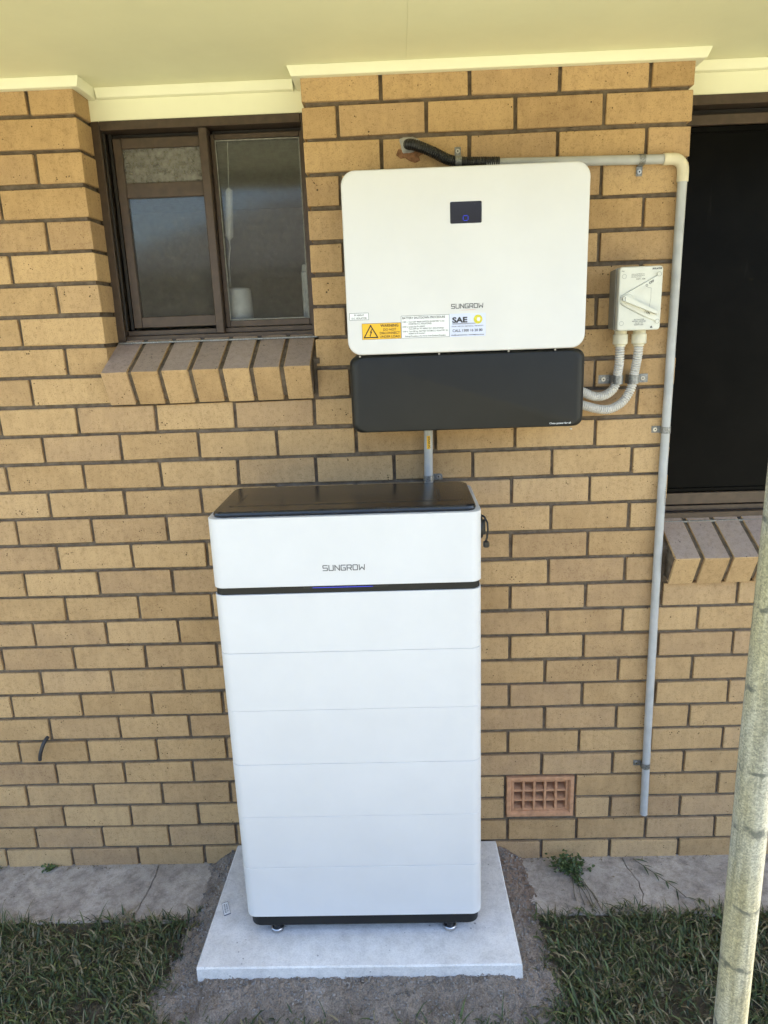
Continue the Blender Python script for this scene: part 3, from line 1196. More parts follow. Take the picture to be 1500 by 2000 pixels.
def battery():
    x0, x1, yf, yb = 0.8425, 1.5450, -.400, -.080
    cx, cy, w, d, r = (x0 + x1) / 2, (yf + yb) / 2, x1 - x0, yb - yf, .030
    t = thing('battery', 'tall white home battery tower with black lid on concrete slab', 'battery', (cx, cy, SZ))

    def block(name, za, zb, mat, parent, ins=0.0, soft=0.0008, rad=r, ins_b=None):
        m = MB()
        lv = [(za, ins + soft), (za + soft, ins), (zb - soft, ins), (zb, ins + soft)]
        m.loops([[(px, py, z) for px, py in rrect(cx, cy, w - 2 * q, d - 2 * q, max(.004, rad - q), 9)] for z, q in lv])
        return link(name, m, mat, parent)
    zz = [.1535, .3269, .4992, .6708, .8395, 1.0120, 1.1793]
    mods = []
    for i in range(6):
        mods.append(block('battery_module', zz[i] + (.0003 if i else 0), zz[i + 1] - .0003, 'white', t, 0.0004 * (i % 2)))
    block('light_band', 1.1793, 1.1992, 'charcoal', t, .004)
    top = block('control_unit', 1.1992, 1.3862, 'white', t)
    # led slot
    band = t.children[-2]
    link('light_slot', MB().box(1.080, 1.302, yf + .0034, yf + .012, 1.1922, 1.1950), 'black', band)
    link('light_strip', MB().box(1.104, 1.262, yf + .0029, yf + .010, 1.1930, 1.1942), 'blue_led', band)
    # lid
    lm = MB()
    li = .0115
    lw, ld = w - 2 * li, .290
    lcy = -.3875 + ld / 2
    lp = [(1.3863, .002), (1.3925, 0.0), (1.3975, .0015), (1.4003, .006), (1.4007, .010)]
    lm.loops([[(px, py, z) for px, py in rrect(cx, lcy, lw - 2 * q, ld - 2 * q, .026 - q * .5, 8)] for z, q in lp])
    lid = link('lid', lm, 'lid', t)
    hm = MB()
    for k in range(84):
        for row in range(2):
            hx = 0.886 + .614 * (k + .5 * row) / 84
            hy = -.331 + row * .0085
            if (k * 7 + row * 3) % 11 == 0:
                continue
            hm.box(hx - .0022, hx + .0022, hy - .0022, hy + .0022, 1.4006, 1.4009)
    for cxx in (.905, 1.44):  # dark columns paint in mortar joints mirrored by the lid
        for k in range(12):
            for row in range(2):
                hx = cxx + row * .006
                hy = -.30 + k * .009 + row * .0045
                hm.box(hx - .0012, hx + .0012, hy - .0015, hy + .0015, 1.4006, 1.4009)
    vh = link('holes_and_reflections', hm, 'black', lid)
    vh['kind'] = 'stuff'
    lg = strokes_logo(MB(), 1.1350, 1.2424, 1.2412, 1.2550, yf - .0005, .0023)
    link('logo', lg, 'ink_logo', top)
    # plinth and feet
    m = MB()
    q = .0105
    m.loops([[(px, py, z) for px, py in rrect(cx, cy + .004, w - 2 * i, d - 2 * i, .030, 8)] for z, i in ((.1075, .014), (.1087, .0105), (.1120, .0080), (.1535, .0070))])
    link('plinth', m, 'charcoal', t)
    for fx, fy in ((.9265, -.3660), (1.4515, -.3680), (.9265, -.125), (1.4515, -.125)):
        f = MB().cyl((fx, fy, 0), 'z', .0195, SZ, SZ + .013, 20, .002)
        foot = link('foot', f, 'steel', t)
        link('foot_stem', MB().cyl((fx, fy, 0), 'z', .013, SZ + .010, .1080, 14), 'black', foot)
    # rotary switch and cover strap on the right flank
    sm = MB().cyl((x1, -.315, 1.322), 'x', .030, -.002, .010, 24, .002)
    sw = link('switch', sm, 'black', t)
    link('switch_knob', MB().box(x1 + .010, x1 + .018, -.322, -.308, 1.302, 1.342, .002), 'black', sw)
    link('strap', MB().tube([(x1 + .004, -.325, 1.358), (x1 + .014, -.332, 1.354), (x1 + .021, -.338, 1.340), (x1 + .0225, -.338, 1.318), (x1 + .020, -.336, 1.298), (x1 + .017, -.334, 1.288)], [.003, .0028, .0026, .0026, .0026, .003], 8), 'black', sw)
    link('strap_tip', MB().box(x1 + .010, x1 + .026, -.343, -.328, 1.272, 1.288, .003), 'black', sw)


battery()


def sticker_text(parent, items, mat, y, name='print'):
    mb = MB()
    for it in items:
        text(mb, *it[:3], y, *it[3:])
    return link(name, mb, mat, parent)


# ---- sticker left lying on the slab
def loose_sticker():
    a = Vector((.7287, -.2658))
    b = Vector((.7467, -.2578))
    c = Vector((.7679, -.3073))
    d = Vector((.7491, -.3169))
    mb = MB()
    mb.loops([[(p.x, p.y, SZ + .0008) for p in (d, c, b, a)], [(p.x, p.y, SZ + .0016) for p in (d, c, b, a)]], True, True, False)
    o = thing('sticker', 'small white printed label lying loose on the concrete slab', 'label', (.748, -.287, SZ))
    link('paper', mb, 'label_shadow', o)  # dark rim is the label's shadow edge put into the colour
    k = MB()
    ins = [p.lerp((a + b + c + d) / 4, .09) for p in (d, c, b, a)]
    k.add([(p.x, p.y, SZ + .0021) for p in ins], [(0, 1, 2, 3)])
    link('face', k, 'paper', o)
    tmb = MB()
    text(tmb, 'BATTERY SYSTEM', 0, 0, 0, .0042, 'CENTER', .78)
    text(tmb, 'D.C. ISOLATOR', 0, -.0068, 0, .0042, 'CENTER', .78)
    ctr = (a + b + c + d) / 4
    ux = (a - d).normalized()
    uy = Vector((-ux.y, ux.x))
    t2 = MB()
    t2.add([(ctr.x + ux.x * p[0] + uy.x * (p[2] + .0012), ctr.y + ux.y * p[0] + uy.y * (p[2] + .0012), SZ + .0026) for p in tmb.v], tmb.f)
    link('print', t2, 'ink_black', o)


loose_sticker()


# ================================================================== INVERTER
def inverter():
    t = thing('inverter', 'white wall mounted solar inverter with black lower cover and stickers', 'inverter', (1.5255, 0, 1.56))
    x0, x1, z0, z1, yf = 1.213, 1.8385, 1.7735, 2.2265, -.200
    cx, cz, w, h = (x0 + x1) / 2, (z0 + z1) / 2, x1 - x0, z1 - z0

    def shell(mb, cx, cz, w, h, r, st, seg=9):
        mb.loops([[(px, y, pz) for px, pz in rrect(cx, cz, w - 2 * ix, h - 2 * iz, r, seg)] for y, ix, iz in st][::-1], True, True)
    m = MB()
    shell(m, cx, cz, w, h, .036, [(-.150, .003, .003), (-.152, 0, 0), (-.194, 0, 0), (-.1975, .0012, .0012), (-.1993, .0035, .0035), (yf, .007, .007)])
    front = link('front_panel', m, 'white', t)
    m = MB().box(x0 + .02, x1 - .02, -.1495, -.015, z0 + .03, z1 - .03, .004)
    link('body', m, 'charcoal', t)
    # black wiring cover
    bx0, bx1, bz0, bz1 = 1.2130, 1.8455, 1.5635, 1.7705
    m = MB()
    st = [(-.045, .002, .002), (-.055, 0, 0), (-.168, 0, 0)]
    for k in range(1, 8):
        a = R(90 * k / 7)
        st.append((-.168 - .032 * math.sin(a), .026 * (1 - math.cos(a)), .006 * (1 - math.cos(a))))
    shell(m, (bx0 + bx1) / 2, (bz0 + bz1) / 2, bx1 - bx0, bz1 - bz0, .024, st)
    cover = link('wiring_cover', m, 'charcoal', t)
    link('rear_bracket', MB().box(1.30, 1.75, -.0445, -.004, 1.60, 1.80, .003), 'charcoal', t)
    for sx, sz in ((1.2432, 1.7700), (1.4544, 1.7700), (1.6386, 1.7708), (1.7614, 1.7705), (1.81, 1.5585)):
        link('screw', MB().cyl((sx, -.1935, sz), 'y', .0028, -.004, .003, 10, .0008), 'steel', cover)
    sticker_text(cover, [('Clean power for all', 1.7500, 1.5735, .0046, 'LEFT', 1.12)], 'ink_white', -.2004, 'tagline')
    # display
    m = MB()
    m.loops([[(px, y, pz) for px, pz in rrect(1.5268, 2.1175, .0795, .0515, .003, 4)] for y in (-.1990, -.2008)][::1][::-1], True, True, False)
    m.f = [f[::-1] for f in m.f]
    disp = link('display', m, 'screen', t)
    ic = MB()
    c0, c1, q0, q1 = 1.5198, 1.5322, 2.0983, 2.1097
    for p, q in (((c0 + .002, q0), (c1 - .002, q0)), ((c1, q0 + .002), (c1, q1 - .002)), ((c0 + .002, q1), (c1 - .002, q1)), ((c0, q0 + .002), (c0, q1 - .002))):
        ic.seg2d(p, q, .0010, -.2011)
    link('indicator', ic, 'blue_led', disp)
    link('indicator_dot', MB().cyl((1.5495, -.2009, 2.1365), 'y', .0008, -.0002, .0, 8), 'ink', disp)
    # brand mark
    lg = strokes_logo(MB(), 1.4880, 1.5698, 1.8850, 1.8952, yf - .0005, .0019)
    link('logo', lg, 'ink_logo', front)
    sw = MB().add([(1.506, yf - .0005, 1.8793), (1.545, yf - .0005, 1.8800), (1.5545, yf - .0005, 1.8806), (1.530, yf - .0005, 1.8803)], [(0, 1, 2, 3)])
    link('logo_swoosh', sw, 'ink_red', front)

    def card(name, xa, xb, za, zb, mat, lift=.0006, lab=None):
        o = link(name, MB().box(xa, xb, yf - lift, yf + .001, za, zb), mat, front)
        if lab:
            o['label'] = lab
        return o

    def frame(parent, xa, xb, za, zb, t, y, mat='ink'):
        m = MB()
        m.seg2d((xa, za), (xb, za), t, y)
        m.seg2d((xa, zb), (xb, zb), t, y - .00001)
        m.seg2d((xa, za), (xa, zb), t, y - .00002)
        m.seg2d((xb, za), (xb, zb), t, y - .00002)
        link('border', m, mat, parent)
    y2 = yf - .0008
    c = card('isolator_sticker', 1.2195, 1.2714, 1.8632, 1.8826, 'paper', lab='small white sticker reading PV ARRAY D.C. ISOLATOR')
    frame(c, 1.2205, 1.2704, 1.8642, 1.8816, .0009, y2)
    sticker_text(c, [('PV ARRAY', 1.2455, 1.8742, .0044, 'CENTER', .92), ('D.C. ISOLATOR', 1.2455, 1.8664, .0044, 'CENTER', .92)], 'ink', y2 - .0001)
    c = card('warning_sticker', 1.2518, 1.3547, 1.8133, 1.8546, 'paper_yellow', lab='yellow warning sticker with lightning triangle')
    frame(c, 1.2523, 1.3542, 1.8138, 1.8541, .0007, y2)
    tr = MB()
    A, B, C_ = (1.2570, 1.8185), (1.2925, 1.8185), (1.27475, 1.8490)
    for i, (p, q) in enumerate(((A, B), (B, C_), (C_, A))):
        tr.seg2d(p, q, .0029, y2 - .00002 * i)
    bolt = [(1.2775, 1.8405), (1.2717, 1.8312), (1.2745, 1.8312), (1.2722, 1.8238), (1.2708, 1.8240), (1.2732, 1.8205), (1.2755, 1.8236), (1.2740, 1.8236), (1.2788, 1.8335), (1.2757, 1.8335), (1.2795, 1.8405)]
    tr.add([(x, y2 - .0001, z) for x, z in bolt], [tuple(range(len(bolt)))])
    link('hazard_symbol', tr, 'ink_black', c)
    sticker_text(c, [('WARNING', 1.3247, 1.8445, .0070, 'CENTER', .98, 0, 0, .02), ('DO NOT', 1.3247, 1.8348, .0060, 'CENTER', .98), ('DISCONNECT', 1.3247, 1.8260, .0060, 'CENTER', .98),
                     ('UNDER LOAD', 1.3247, 1.8168, .0060, 'CENTER', .98)], 'ink_black', y2 - .0001)
    c = card('procedure_sticker', 1.3552, 1.4822, 1.8133, 1.8710, 'paper', lab='white sticker headed BATTERY SHUTDOWN PROCEDURE')
    frame(c, 1.3558, 1.4816, 1.8139, 1.8704, .0008, y2)
    rows = [('BATTERY SHUTDOWN PROCEDURE', 1.3585, 1.8622, .0056, 'LEFT', .865, 0, 0, .015),
            ('STEP 1.', 1.3590, 1.8530, .0036, 'LEFT', .9), ('Turn OFF \u201cMAIN SWITCH (INVERTER)\u201d in the', 1.3750, 1.8530, .0036, 'LEFT', .93),
            ('INVERTER A.C. ISOLATOR(S)', 1.3750, 1.8478, .0036, 'LEFT', .93),
            ('STEP 2.', 1.3590, 1.8408, .0036, 'LEFT', .9), ('Isolate the PV ARRAY', 1.3750, 1.8408, .0036, 'LEFT', .93),
            ('Turn OFF the \u201cPV ARRAY D.C. ISOLATOR(S)\u201d', 1.3750, 1.8354, .0036, 'LEFT', .93),
            ('STEP 3.', 1.3590, 1.8288, .0036, 'LEFT', .9), ('Turn OFF the \u201cBATTERY SYSTEM D.C. ISOLATOR\u201d (S)', 1.3750, 1.8288, .0036, 'LEFT', .86),
            ('located at all inverters', 1.3750, 1.8236, .0036, 'LEFT', .93),
            ('Start-up Procedure is the reverse of the Shutdown Procedure', 1.4187, 1.8168, .0036, 'CENTER', .83)]
    sticker_text(c, rows, 'ink', y2 - .0001)
    c = card('installer_sticker', 1.4824, 1.5768, 1.8128, 1.8713, 'paper_blue', lab='pale blue installer sticker with yellow round emblem')
    em = MB()
    ex, ez = 1.5570, 1.8558
    em.add([(ex + .0115 * math.cos(2 * math.pi * k / 28), y2, ez + .0115 * math.sin(2 * math.pi * k / 28)) for k in range(28)], [tuple(range(28))[::-1]])
    link('emblem', em, 'logo_yellow', c)
    e2 = MB()
    e2.add([(ex + .0015 + (.0052 if k % 2 == 0 else .0038) * math.cos(2 * math.pi * k / 12), y2 - .0001, ez + (.0060 if k % 2 == 0 else .0042) * math.sin(2 * math.pi * k / 12)) for k in range(12)], [tuple(range(12))[::-1]])
    link('emblem_centre', e2, 'paper', c)
    sticker_text(c, [('SAE', 1.4895, 1.8492, .0130, 'LEFT', 1.30, 0, 0, .045), ('SOLAR  AIRCON  ELECTRICAL  SPECIALISTS', 1.5293, 1.8378, .0030, 'CENTER', 1.0, 0, 0, .01),
                     ('CALL 1300 16 20 80', 1.5293, 1.8252, .0066, 'CENTER', .99), ('sales@saegroup.com.au   www.saegroup.com.au', 1.5293, 1.8158, .0033, 'CENTER', .93)], 'ink', y2 - .0002)
    ul = MB()
    ul.seg2d((1.4900, 1.8465), (1.5490, 1.8465), .0010, y2)
    ul.seg2d((1.4900, 1.8446), (1.5510, 1.8446), .0007, y2)
    link('underline', ul, 'ink', c)


inverter()


# ================================================================== ISOLATOR
def isolator():
    x0, x1, z0, z1 = 1.9505, 2.0680, 1.8105, 1.9785
    t = thing('isolator_switch', 'off-white isolator switch box with rotary lever and two conduits below', 'switch', (2.01, 0, 1.81))
    cx, cz, w, h = (x0 + x1) / 2, (z0 + z1) / 2, x1 - x0, z1 - z0

    def shell(st, mat, name, r=.008):
        m = MB()
        m.loops([[(px, y, pz) for px, pz in rrect(cx, cz, w - 2 * i, h - 2 * i, r, 5)] for y, i in st][::-1], True, True)
        return link(name, m, mat, t)
    shell([(.001, .0035), (-.055, .001), (-.064, .0005)], 'iso_base', 'base', .006)
    shell([(-.0642, .002), (-.071, .002), (-.0712, .004), (-.076, .004)], 'iso_line', 'gasket', .006)
    cov = shell([(-.0762, .0006), (-.094, .0000), (-.0975, .0008), (-.0995, .003)], 'iso_cover', 'cover')
    yf = -.0995

    def P(u, v):
        return (x0 + u * w, z1 - v * h)

    def raised(name, poly, y0, y1, mat, parent, ch=.0008):
        # extruded outline on the face
        pts = [P(*p) for p in poly]
        c = Vector((sum(p[0] for p in pts) / len(pts), sum(p[1] for p in pts) / len(pts)))
        ar = sum(pts[i][0] * pts[(i + 1) % len(pts)][1] - pts[(i + 1) % len(pts)][0] * pts[i][1] for i in range(len(pts)))
        if ar < 0:
            pts = pts[::-1]
        top = [(c.x + (p[0] - c.x) * .97, c.y + (p[1] - c.y) * .97) for p in pts]
        m = MB()
        m.loops([[(p[0], y0, p[1]) for p in pts], [(p[0], y1 + ch, p[1]) for p in pts], [(p[0], y1, p[1]) for p in top]], False, True, False)
        m.f = [f[::-1] if False else f for f in m.f]
        return link(name, m, mat, parent)
    # chevron shroud: two arms that meet at the pivot on the left
    arm = [(.045, .475), (.07, .445), (.90, .135), (.965, .205), (.30, .452), (.30, .535), (.70, .70), (.955, .815), (.90, .868), (.62, .785), (.10, .590), (.05, .555)]
    raised('shroud', arm, yf + .001, yf - .0045, 'iso_cover', cov)
    ln = MB()
    outline = [(.045, .475), (.07, .445), (.90, .135)]
    for a, b in zip(outline, outline[1:]):
        ln.seg2d(P(*a), P(*b), .0011, yf - .0003)
    for a, b in (((.05, .565), (.10, .60)), ((.10, .60), (.62, .797)), ((.30, .447), (.965, .198)), ((.74, .34), (.745, .50)), ((.745, .50), (.72, .63)), ((.66, .33), (.74, .34))):
        ln.seg2d(P(*a), P(*b), .0009, yf - .0003)
    for (u, v) in ((.11, .15), (.895, .13), (.095, .882), (.91, .865)):
        c = P(u, v)
        k = 18
        for i in range(k):
            a0, a1 = 2 * math.pi * i / k, 2 * math.pi * (i + 1) / k
            ln.seg2d((c[0] + .0056 * math.cos(a0), c[1] + .0056 * math.sin(a0)), (c[0] + .0056 * math.cos(a1), c[1] + .0056 * math.sin(a1)), .0008, yf - .0003 - .00001 * (i % 3) if v > .8 and u < .5 or v < .2 and u < .5 else yf - .0052)
    link('moulded_line', ln, 'iso_line', cov)
    for (u, v) in ((.11, .15), (.895, .13), (.095, .882), (.91, .865)):
        c = P(u, v)
        front = (u > .5)
        link('cover_screw', MB().cyl((c[0], yf, c[1]), 'y', .0050, -.0048 if front else -.0002, .003, 18), 'iso_cover', cov)
    # lever
    lev = MB()
    p0, p1 = Vector(P(.115, .495)), Vector(P(.885, .735))
    d = (p1 - p0).normalized()
    n = Vector((-d.y, d.x))
    prof = [p0 - d * .004 + n * .0068, p0 - d * .0065, p0 - d * .004 - n * .0068, p1 - n * .0040, p1 + n * .0040]
    lev.loops([[(p.x, yf - .003, p.y) for p in prof], [(p.x, yf - .017, p.y) for p in prof], [(p.x * .98 + .02 * p0.x, yf - .0185, p.y * .98 + .02 * p0.y) for p in prof]], False, True, False)
    lv = link('lever', lev, 'iso_cover', t)
    link('lever_slot', MB().seg2d((p0.x - .001, p0.y + .004), (p0.x - .001, p0.y - .006), .0014, yf - .0188), 'ink_black', lv)
    link('lever_boss', MB().cyl((p0.x + .012, yf, p0.y - .002), 'y', .0135, -.0075, .002, 22, .001), 'iso_cover', t)
    an = math.atan2(P(.90, .135)[1] - P(.07, .445)[1], P(.90, .135)[0] - P(.07, .445)[0])
    an2 = math.atan2(p1.y - p0.y, p1.x - p0.x)
    q = P(.685, .285)
    q2 = P(.60, .715)
    it = [('OFF', q[0], q[1], .0058, 'LEFT', 1.0, an, 0, .03)]
    pr = sticker_text(cov, it, 'ink', yf - .0050)
    o = MB()
    c = P(.625, .30)
    for i in range(14):
        a0, a1 = 2 * math.pi * i / 14, 2 * math.pi * (i + 1) / 14
        o.seg2d((c[0] + .0026 * math.cos(a0), c[1] + .0026 * math.sin(a0)), (c[0] + .0026 * math.cos(a1), c[1] + .0026 * math.sin(a1)), .0009, yf - .0050)
    text(o, 'I ON', q2[0], q2[1], yf - .0051, .0052, 'LEFT', 1.0, an2, 0, .03)
    link('print', o, 'ink', cov)
    c1, c2 = P(.50, 0)[0], P(.53, 0)[0]
    lines = [('IP66', P(.045, .06)[0], P(0, .075)[1], .0026, 'LEFT', 1.1), ('ISOLATOR', P(.96, .05)[0], P(0, .055)[1], .0040, 'RIGHT', .95, 0, .3, .05)]
    for i, s in enumerate(('Switch must be OFF before the', 'cover can be removed. Lock in', 'OFF position for service')):
        lines.append((s, P(.27, 0)[0], P(0, .125 + i * .022)[1], .0021, 'LEFT', .93))
    lines.append(('415V~ 32A', P(.49, 0)[0], P(0, .205)[1], .0034, 'CENTER', 1.1))
    for i, s in enumerate(('D.C. ISOLATOR', 'BATTERY / INVERTER', 'AC-22A  32A', 'IEC60947  600V')):
        lines.append((s, P(.50, 0)[0], P(0, .835 + i * .028)[1], .0027, 'CENTER', 1.0))
    sticker_text(cov, lines, 'ink', yf - .0004)
    tr = MB()
    a = P(.79, .965)
    tr.add([(a[0] - .004, yf - .0004, a[1]), (a[0] + .004, yf - .0004, a[1]), (a[0], yf - .0004, a[1] + .006)], [(0, 1, 2)])
    link('approval_mark', tr, 'ink', cov)
    for gx in (1.9772, 2.0300):
        gm = MB()
        k = 24
        lp = []
        for z, r in ((1.8104, .0175), (1.8000, .0175), (1.7995, .0205), (1.7740, .0205), (1.7722, .0185), (1.7705, .0150), (1.7660, .0150)):
            lp.append([(gx + (r + (.0006 if (j % 4 < 2 and .019 < r) else 0)) * math.cos(2 * math.pi * j / k), -.045 + (r + (.0006 if (j % 4 < 2 and .019 < r) else 0)) * math.sin(2 * math.pi * j / k), z) for j in range(k)][::-1])
        gm.loops(lp)
        link('gland', gm, 'gland', t)


isolator()


# ================================================================== CONDUITS
def smooth_path(pts, step):
    """Catmull-Rom resample"""
    P = [Vector(p) for p in pts]
    P = [P[0] * 2 - P[1]] + P + [P[-1] * 2 - P[-2]]
    out = []
    for i in range(1, len(P) - 2):
        n = max(2, int((P[i + 1] - P[i]).length / (step / 6)))
        for k in range(n):
            t = k / n
            a, b, c, d = P[i - 1], P[i], P[i + 1], P[i + 2]
            out.append(.5 * ((2 * b) + (c - a) * t + (2 * a - 5 * b + 4 * c - d) * t * t + (3 * b - a - 3 * c + d) * t ** 3))
    out.append(P[-2])
    # even spacing
    res = [out[0]]
    acc = 0
    for p, q in zip(out, out[1:]):
        acc += (q - p).length
        if acc >= step:
            res.append(q)
            acc = 0
    return res


def corrugated(pts, r, pitch=.0068, depth=.0058, seg=14):
    path = smooth_path(pts, pitch / 9)
    rad = []
    s = 0
    for i, p in enumerate(path):
        if i:
            s += (p - path[i - 1]).length
        w = .5 + .5 * math.cos(2 * math.pi * s / pitch)
        rad.append(r - depth * (1 - w ** .22))
    return MB().tube(path, rad, seg)


c1 = [(1.9772, -.045, 1.768), (1.9782, -.043, 1.7237), (1.9783, -.030, 1.6857), (1.9764, -.027, 1.6624), (1.9656, -.030, 1.6428), (1.9427, -.036, 1.6287),
      (1.9192, -.042, 1.6267), (1.8988, -.048, 1.6313), (1.8748, -.055, 1.6424), (1.845, -.062, 1.660)]
c2 = [(2.0300, -.045, 1.768), (2.0298, -.043, 1.7411), (2.0273, -.032, 1.6951), (2.0251, -.027, 1.6642), (2.0168, -.028, 1.6372), (1.9986, -.032, 1.6103),
      (1.9718, -.038, 1.5934), (1.9444, -.044, 1.5883), (1.9126, -.050, 1.5934), (1.8766, -.057, 1.6045), (1.845, -.064, 1.615)]
# ends run on into the wiring cover
for nm, c, lab in (('a', c1, 'inner light grey corrugated conduit curving from isolator to inverter'), ('b', c2, 'outer light grey corrugated conduit curving from isolator to inverter')):
    c = c[:-1] + [(1.832, c[-1][1], c[-1][2])]
    o = link('corrugated_conduit', corrugated(c, .0135), 'flex_grey', None)
    tag(o, lab, 'conduit', 'corrugated conduits below the isolator')


def saddle(label, px, pz, r, tab, yc, wid=.018, tablen=.030):
    """half saddle: strap over the pipe at (px,pz) with a tab; tab in 'l','r','u','d' (side the tab points to)"""
    t = thing('pipe_clip', label, 'clip', (px, 0, pz), 'galvanised pipe clips on the wall')
    vert = tab in 'lr'                      # pipe runs vertically
    sg = -1 if tab in 'ld' else 1
    m = MB()
    prof = [(sg * (r + tablen), -.0012), (sg * (r + .004), -.0012), (sg * (r + .0012), -.004)]
    n = 12
    for i in range(n + 1):
        a = R(180 * i / n)
        prof.append((sg * (r + .0012) * math.cos(a), yc - (r + .0012) * math.sin(a)))
    prof.append((-sg * (r + .0012), .0))
    outer = prof
    th = .0012

    def mk(s, y, k):
        return (px + s, y, pz + k) if vert else (px + k, y, pz + s)
    half = wid / 2
    for i in range(len(outer) - 1):
        a, b = outer[i], outer[i + 1]
        for kk in (0,):
            vs = []
            for (s, y) in (a, b):
                for k in (-half, half):
                    vs.append(mk(s, y, k))
            f = (0, 1, 3, 2)
            m.add(vs, [f if (vert == (sg > 0)) else f[::-1]])
    # tab plate with thickness and rounded end
    e0, e1 = sg * (r + .003), sg * (r + tablen)
    out = []
    for s, k in ((e0, -half), (e1 - sg * half * .6, -half), (e1 - sg * half * .15, -half * .7), (e1, 0), (e1 - sg * half * .15, half * .7), (e1 - sg * half * .6, half), (e0, half)):
        out.append((s, k))
    m.loops([[mk(s, -.0004, k) for s, k in out], [mk(s, -.0026, k) for s, k in out]], True, True, False)
    link('strap', m, 'clip', t)
    c = mk(sg * (r + tablen * .58), 0, 0)
    sc = MB().cyl((c[0], -.0026, c[2]), 'y', .0062, -.0022, .0, 14, .0006)
    s = link('screw', sc, 'steel', t)
    link('screw_recess', MB().cyl((c[0], -.0049, c[2]), 'y', .0022, -.0003, .0, 6), 'ink_black', s)


saddle('grey clip with its tab left, on the inner corrugated conduit', 1.9800, 1.6720, .0140, 'l', -.0285, .025, .034)
saddle('grey clip with its tab right, on the outer corrugated conduit', 2.0262, 1.6720, .0140, 'r', -.0285, .025, .036)


# rigid conduit down the pier edge
def rigid():
    t = thing('rigid_conduit', 'long grey plastic conduit with cream elbow running down the brick pier', 'conduit', (2.14, -.016, .19))
    r = .0125
    y = -.0165
    link('pipe', MB().tube([(1.60, y, 2.2648), (1.64, y, 2.2640), (2.098, y, 2.2565)], r, 18), 'conduit', t)
    link('pipe', MB().tube([(2.1332, y, 2.218), (2.1328, y, 1.8), (2.1330, y, 1.4), (2.135, y, 1.0), (2.139, y, .6), (2.1448, y, .1880)], r, 18), 'conduit', t)
    # elbow
    pts = [(2.078, y, 2.2568), (2.100, y, 2.2565)]
    cx, cz, rr = 2.103, 2.2265, .0300
    for i in range(1, 9):
        a = R(90 - 90 * i / 9)
        pts.append((cx + rr * math.cos(a), y, cz + rr * math.sin(a)))
    pts += [(2.1332, y, 2.224), (2.1333, y, 2.198)]
    rad = [.0152] * len(pts)
    link('elbow', MB().tube(pts, rad, 20), 'elbow', t)
    # printed codes
    mb = MB()
    rr2 = random.Random(4)
    z = 1.345
    while z > 1.285:
        hgt = rr2.choice((.0010, .0016, .0008))
        a0 = R(38)
        wdt = rr2.uniform(.003, .0055)
        vs = []
        for zz in (z, z - hgt):
            for k in range(4):
                a = R(26 + wdt / .0125 * 57.3 * k / 3)
                vs.append((2.1333 + .01265 * math.sin(a), y - .01265 * math.cos(a), zz))
        mb.add(vs, [(k, k + 1, k + 5, k + 4) for k in range(3)])
        z -= hgt + rr2.choice((.0010, .0014, .003))
    link('print', mb, 'ink', t)


rigid()
saddle('grey clip under the horizontal run of grey conduit', 2.0195, 2.2578, .0130, 'd', -.0165, .017, .026)
saddle('grey clip on grey conduit beside the dark window', 2.1332, 1.5190, .0130, 'l', -.0165, .020, .024)
saddle('lowest grey clip on grey conduit, above the terracotta vent', 2.1408, .3800, .0130, 'l', -.0165, .020, .024)


def black_conduit():
    t = thing('black_conduit', 'black corrugated conduit coming out of the bricks above the inverter', 'conduit', (1.39, 0, 2.32))
    pts = [(1.388, .03, 2.3235), (1.389, -.004, 2.3225), (1.402, -.018, 2.3185), (1.430, -.023, 2.3080), (1.462, -.022, 2.2940), (1.495, -.0165, 2.2790), (1.524, -.0165, 2.2715), (1.56, -.0165, 2.2690), (1.636, -.0165, 2.2665)]
    link('tube', corrugated(pts, .0142, .0058, .0024), 'black', t)
    # smeared sealant collar
    m = MB()
    rr = random.Random(3)
    k = 18
    lp = []
    for q, y in ((1.0, -.0010), (.86, -.0042), (.62, -.0068), (.40, -.0080)):
        lp.append([(1.3915 + q * (.0275 + .006 * math.sin(3 * a + 1)) * math.cos(a) + rr.uniform(-.001, .001), y, 2.3215 + q * (.0255 + .005 * math.cos(2 * a)) * math.sin(a) + rr.uniform(-.001, .001)) for a in [2 * math.pi * j / k for j in range(k)]])
    m.loops(lp, False, True)
    link('sealant', m, 'sealant', t)
    m = MB()
    pts = [(-.030, -.006), (-.036, -.020), (-.024, -.030), (-.012, -.028), (0, -.036), (.016, -.042), (.030, -.036), (.026, -.026), (.040, -.018), (.030, -.008), (.012, -.012), (-.010, -.010)]
    m.loops([[(1.3915 + a, -.0007, 2.3180 + b) for a, b in pts], [(1.3915 + a * .94, -.0018, 2.3180 + b * .97) for a, b in pts]], False, True, False)
    link('brick_scar', m, 'rust', t)


black_conduit()
saddle('grey clip holding the black conduit above the inverter', 1.5240, 2.2715, .0142, 'u', -.0165, .017, .026)


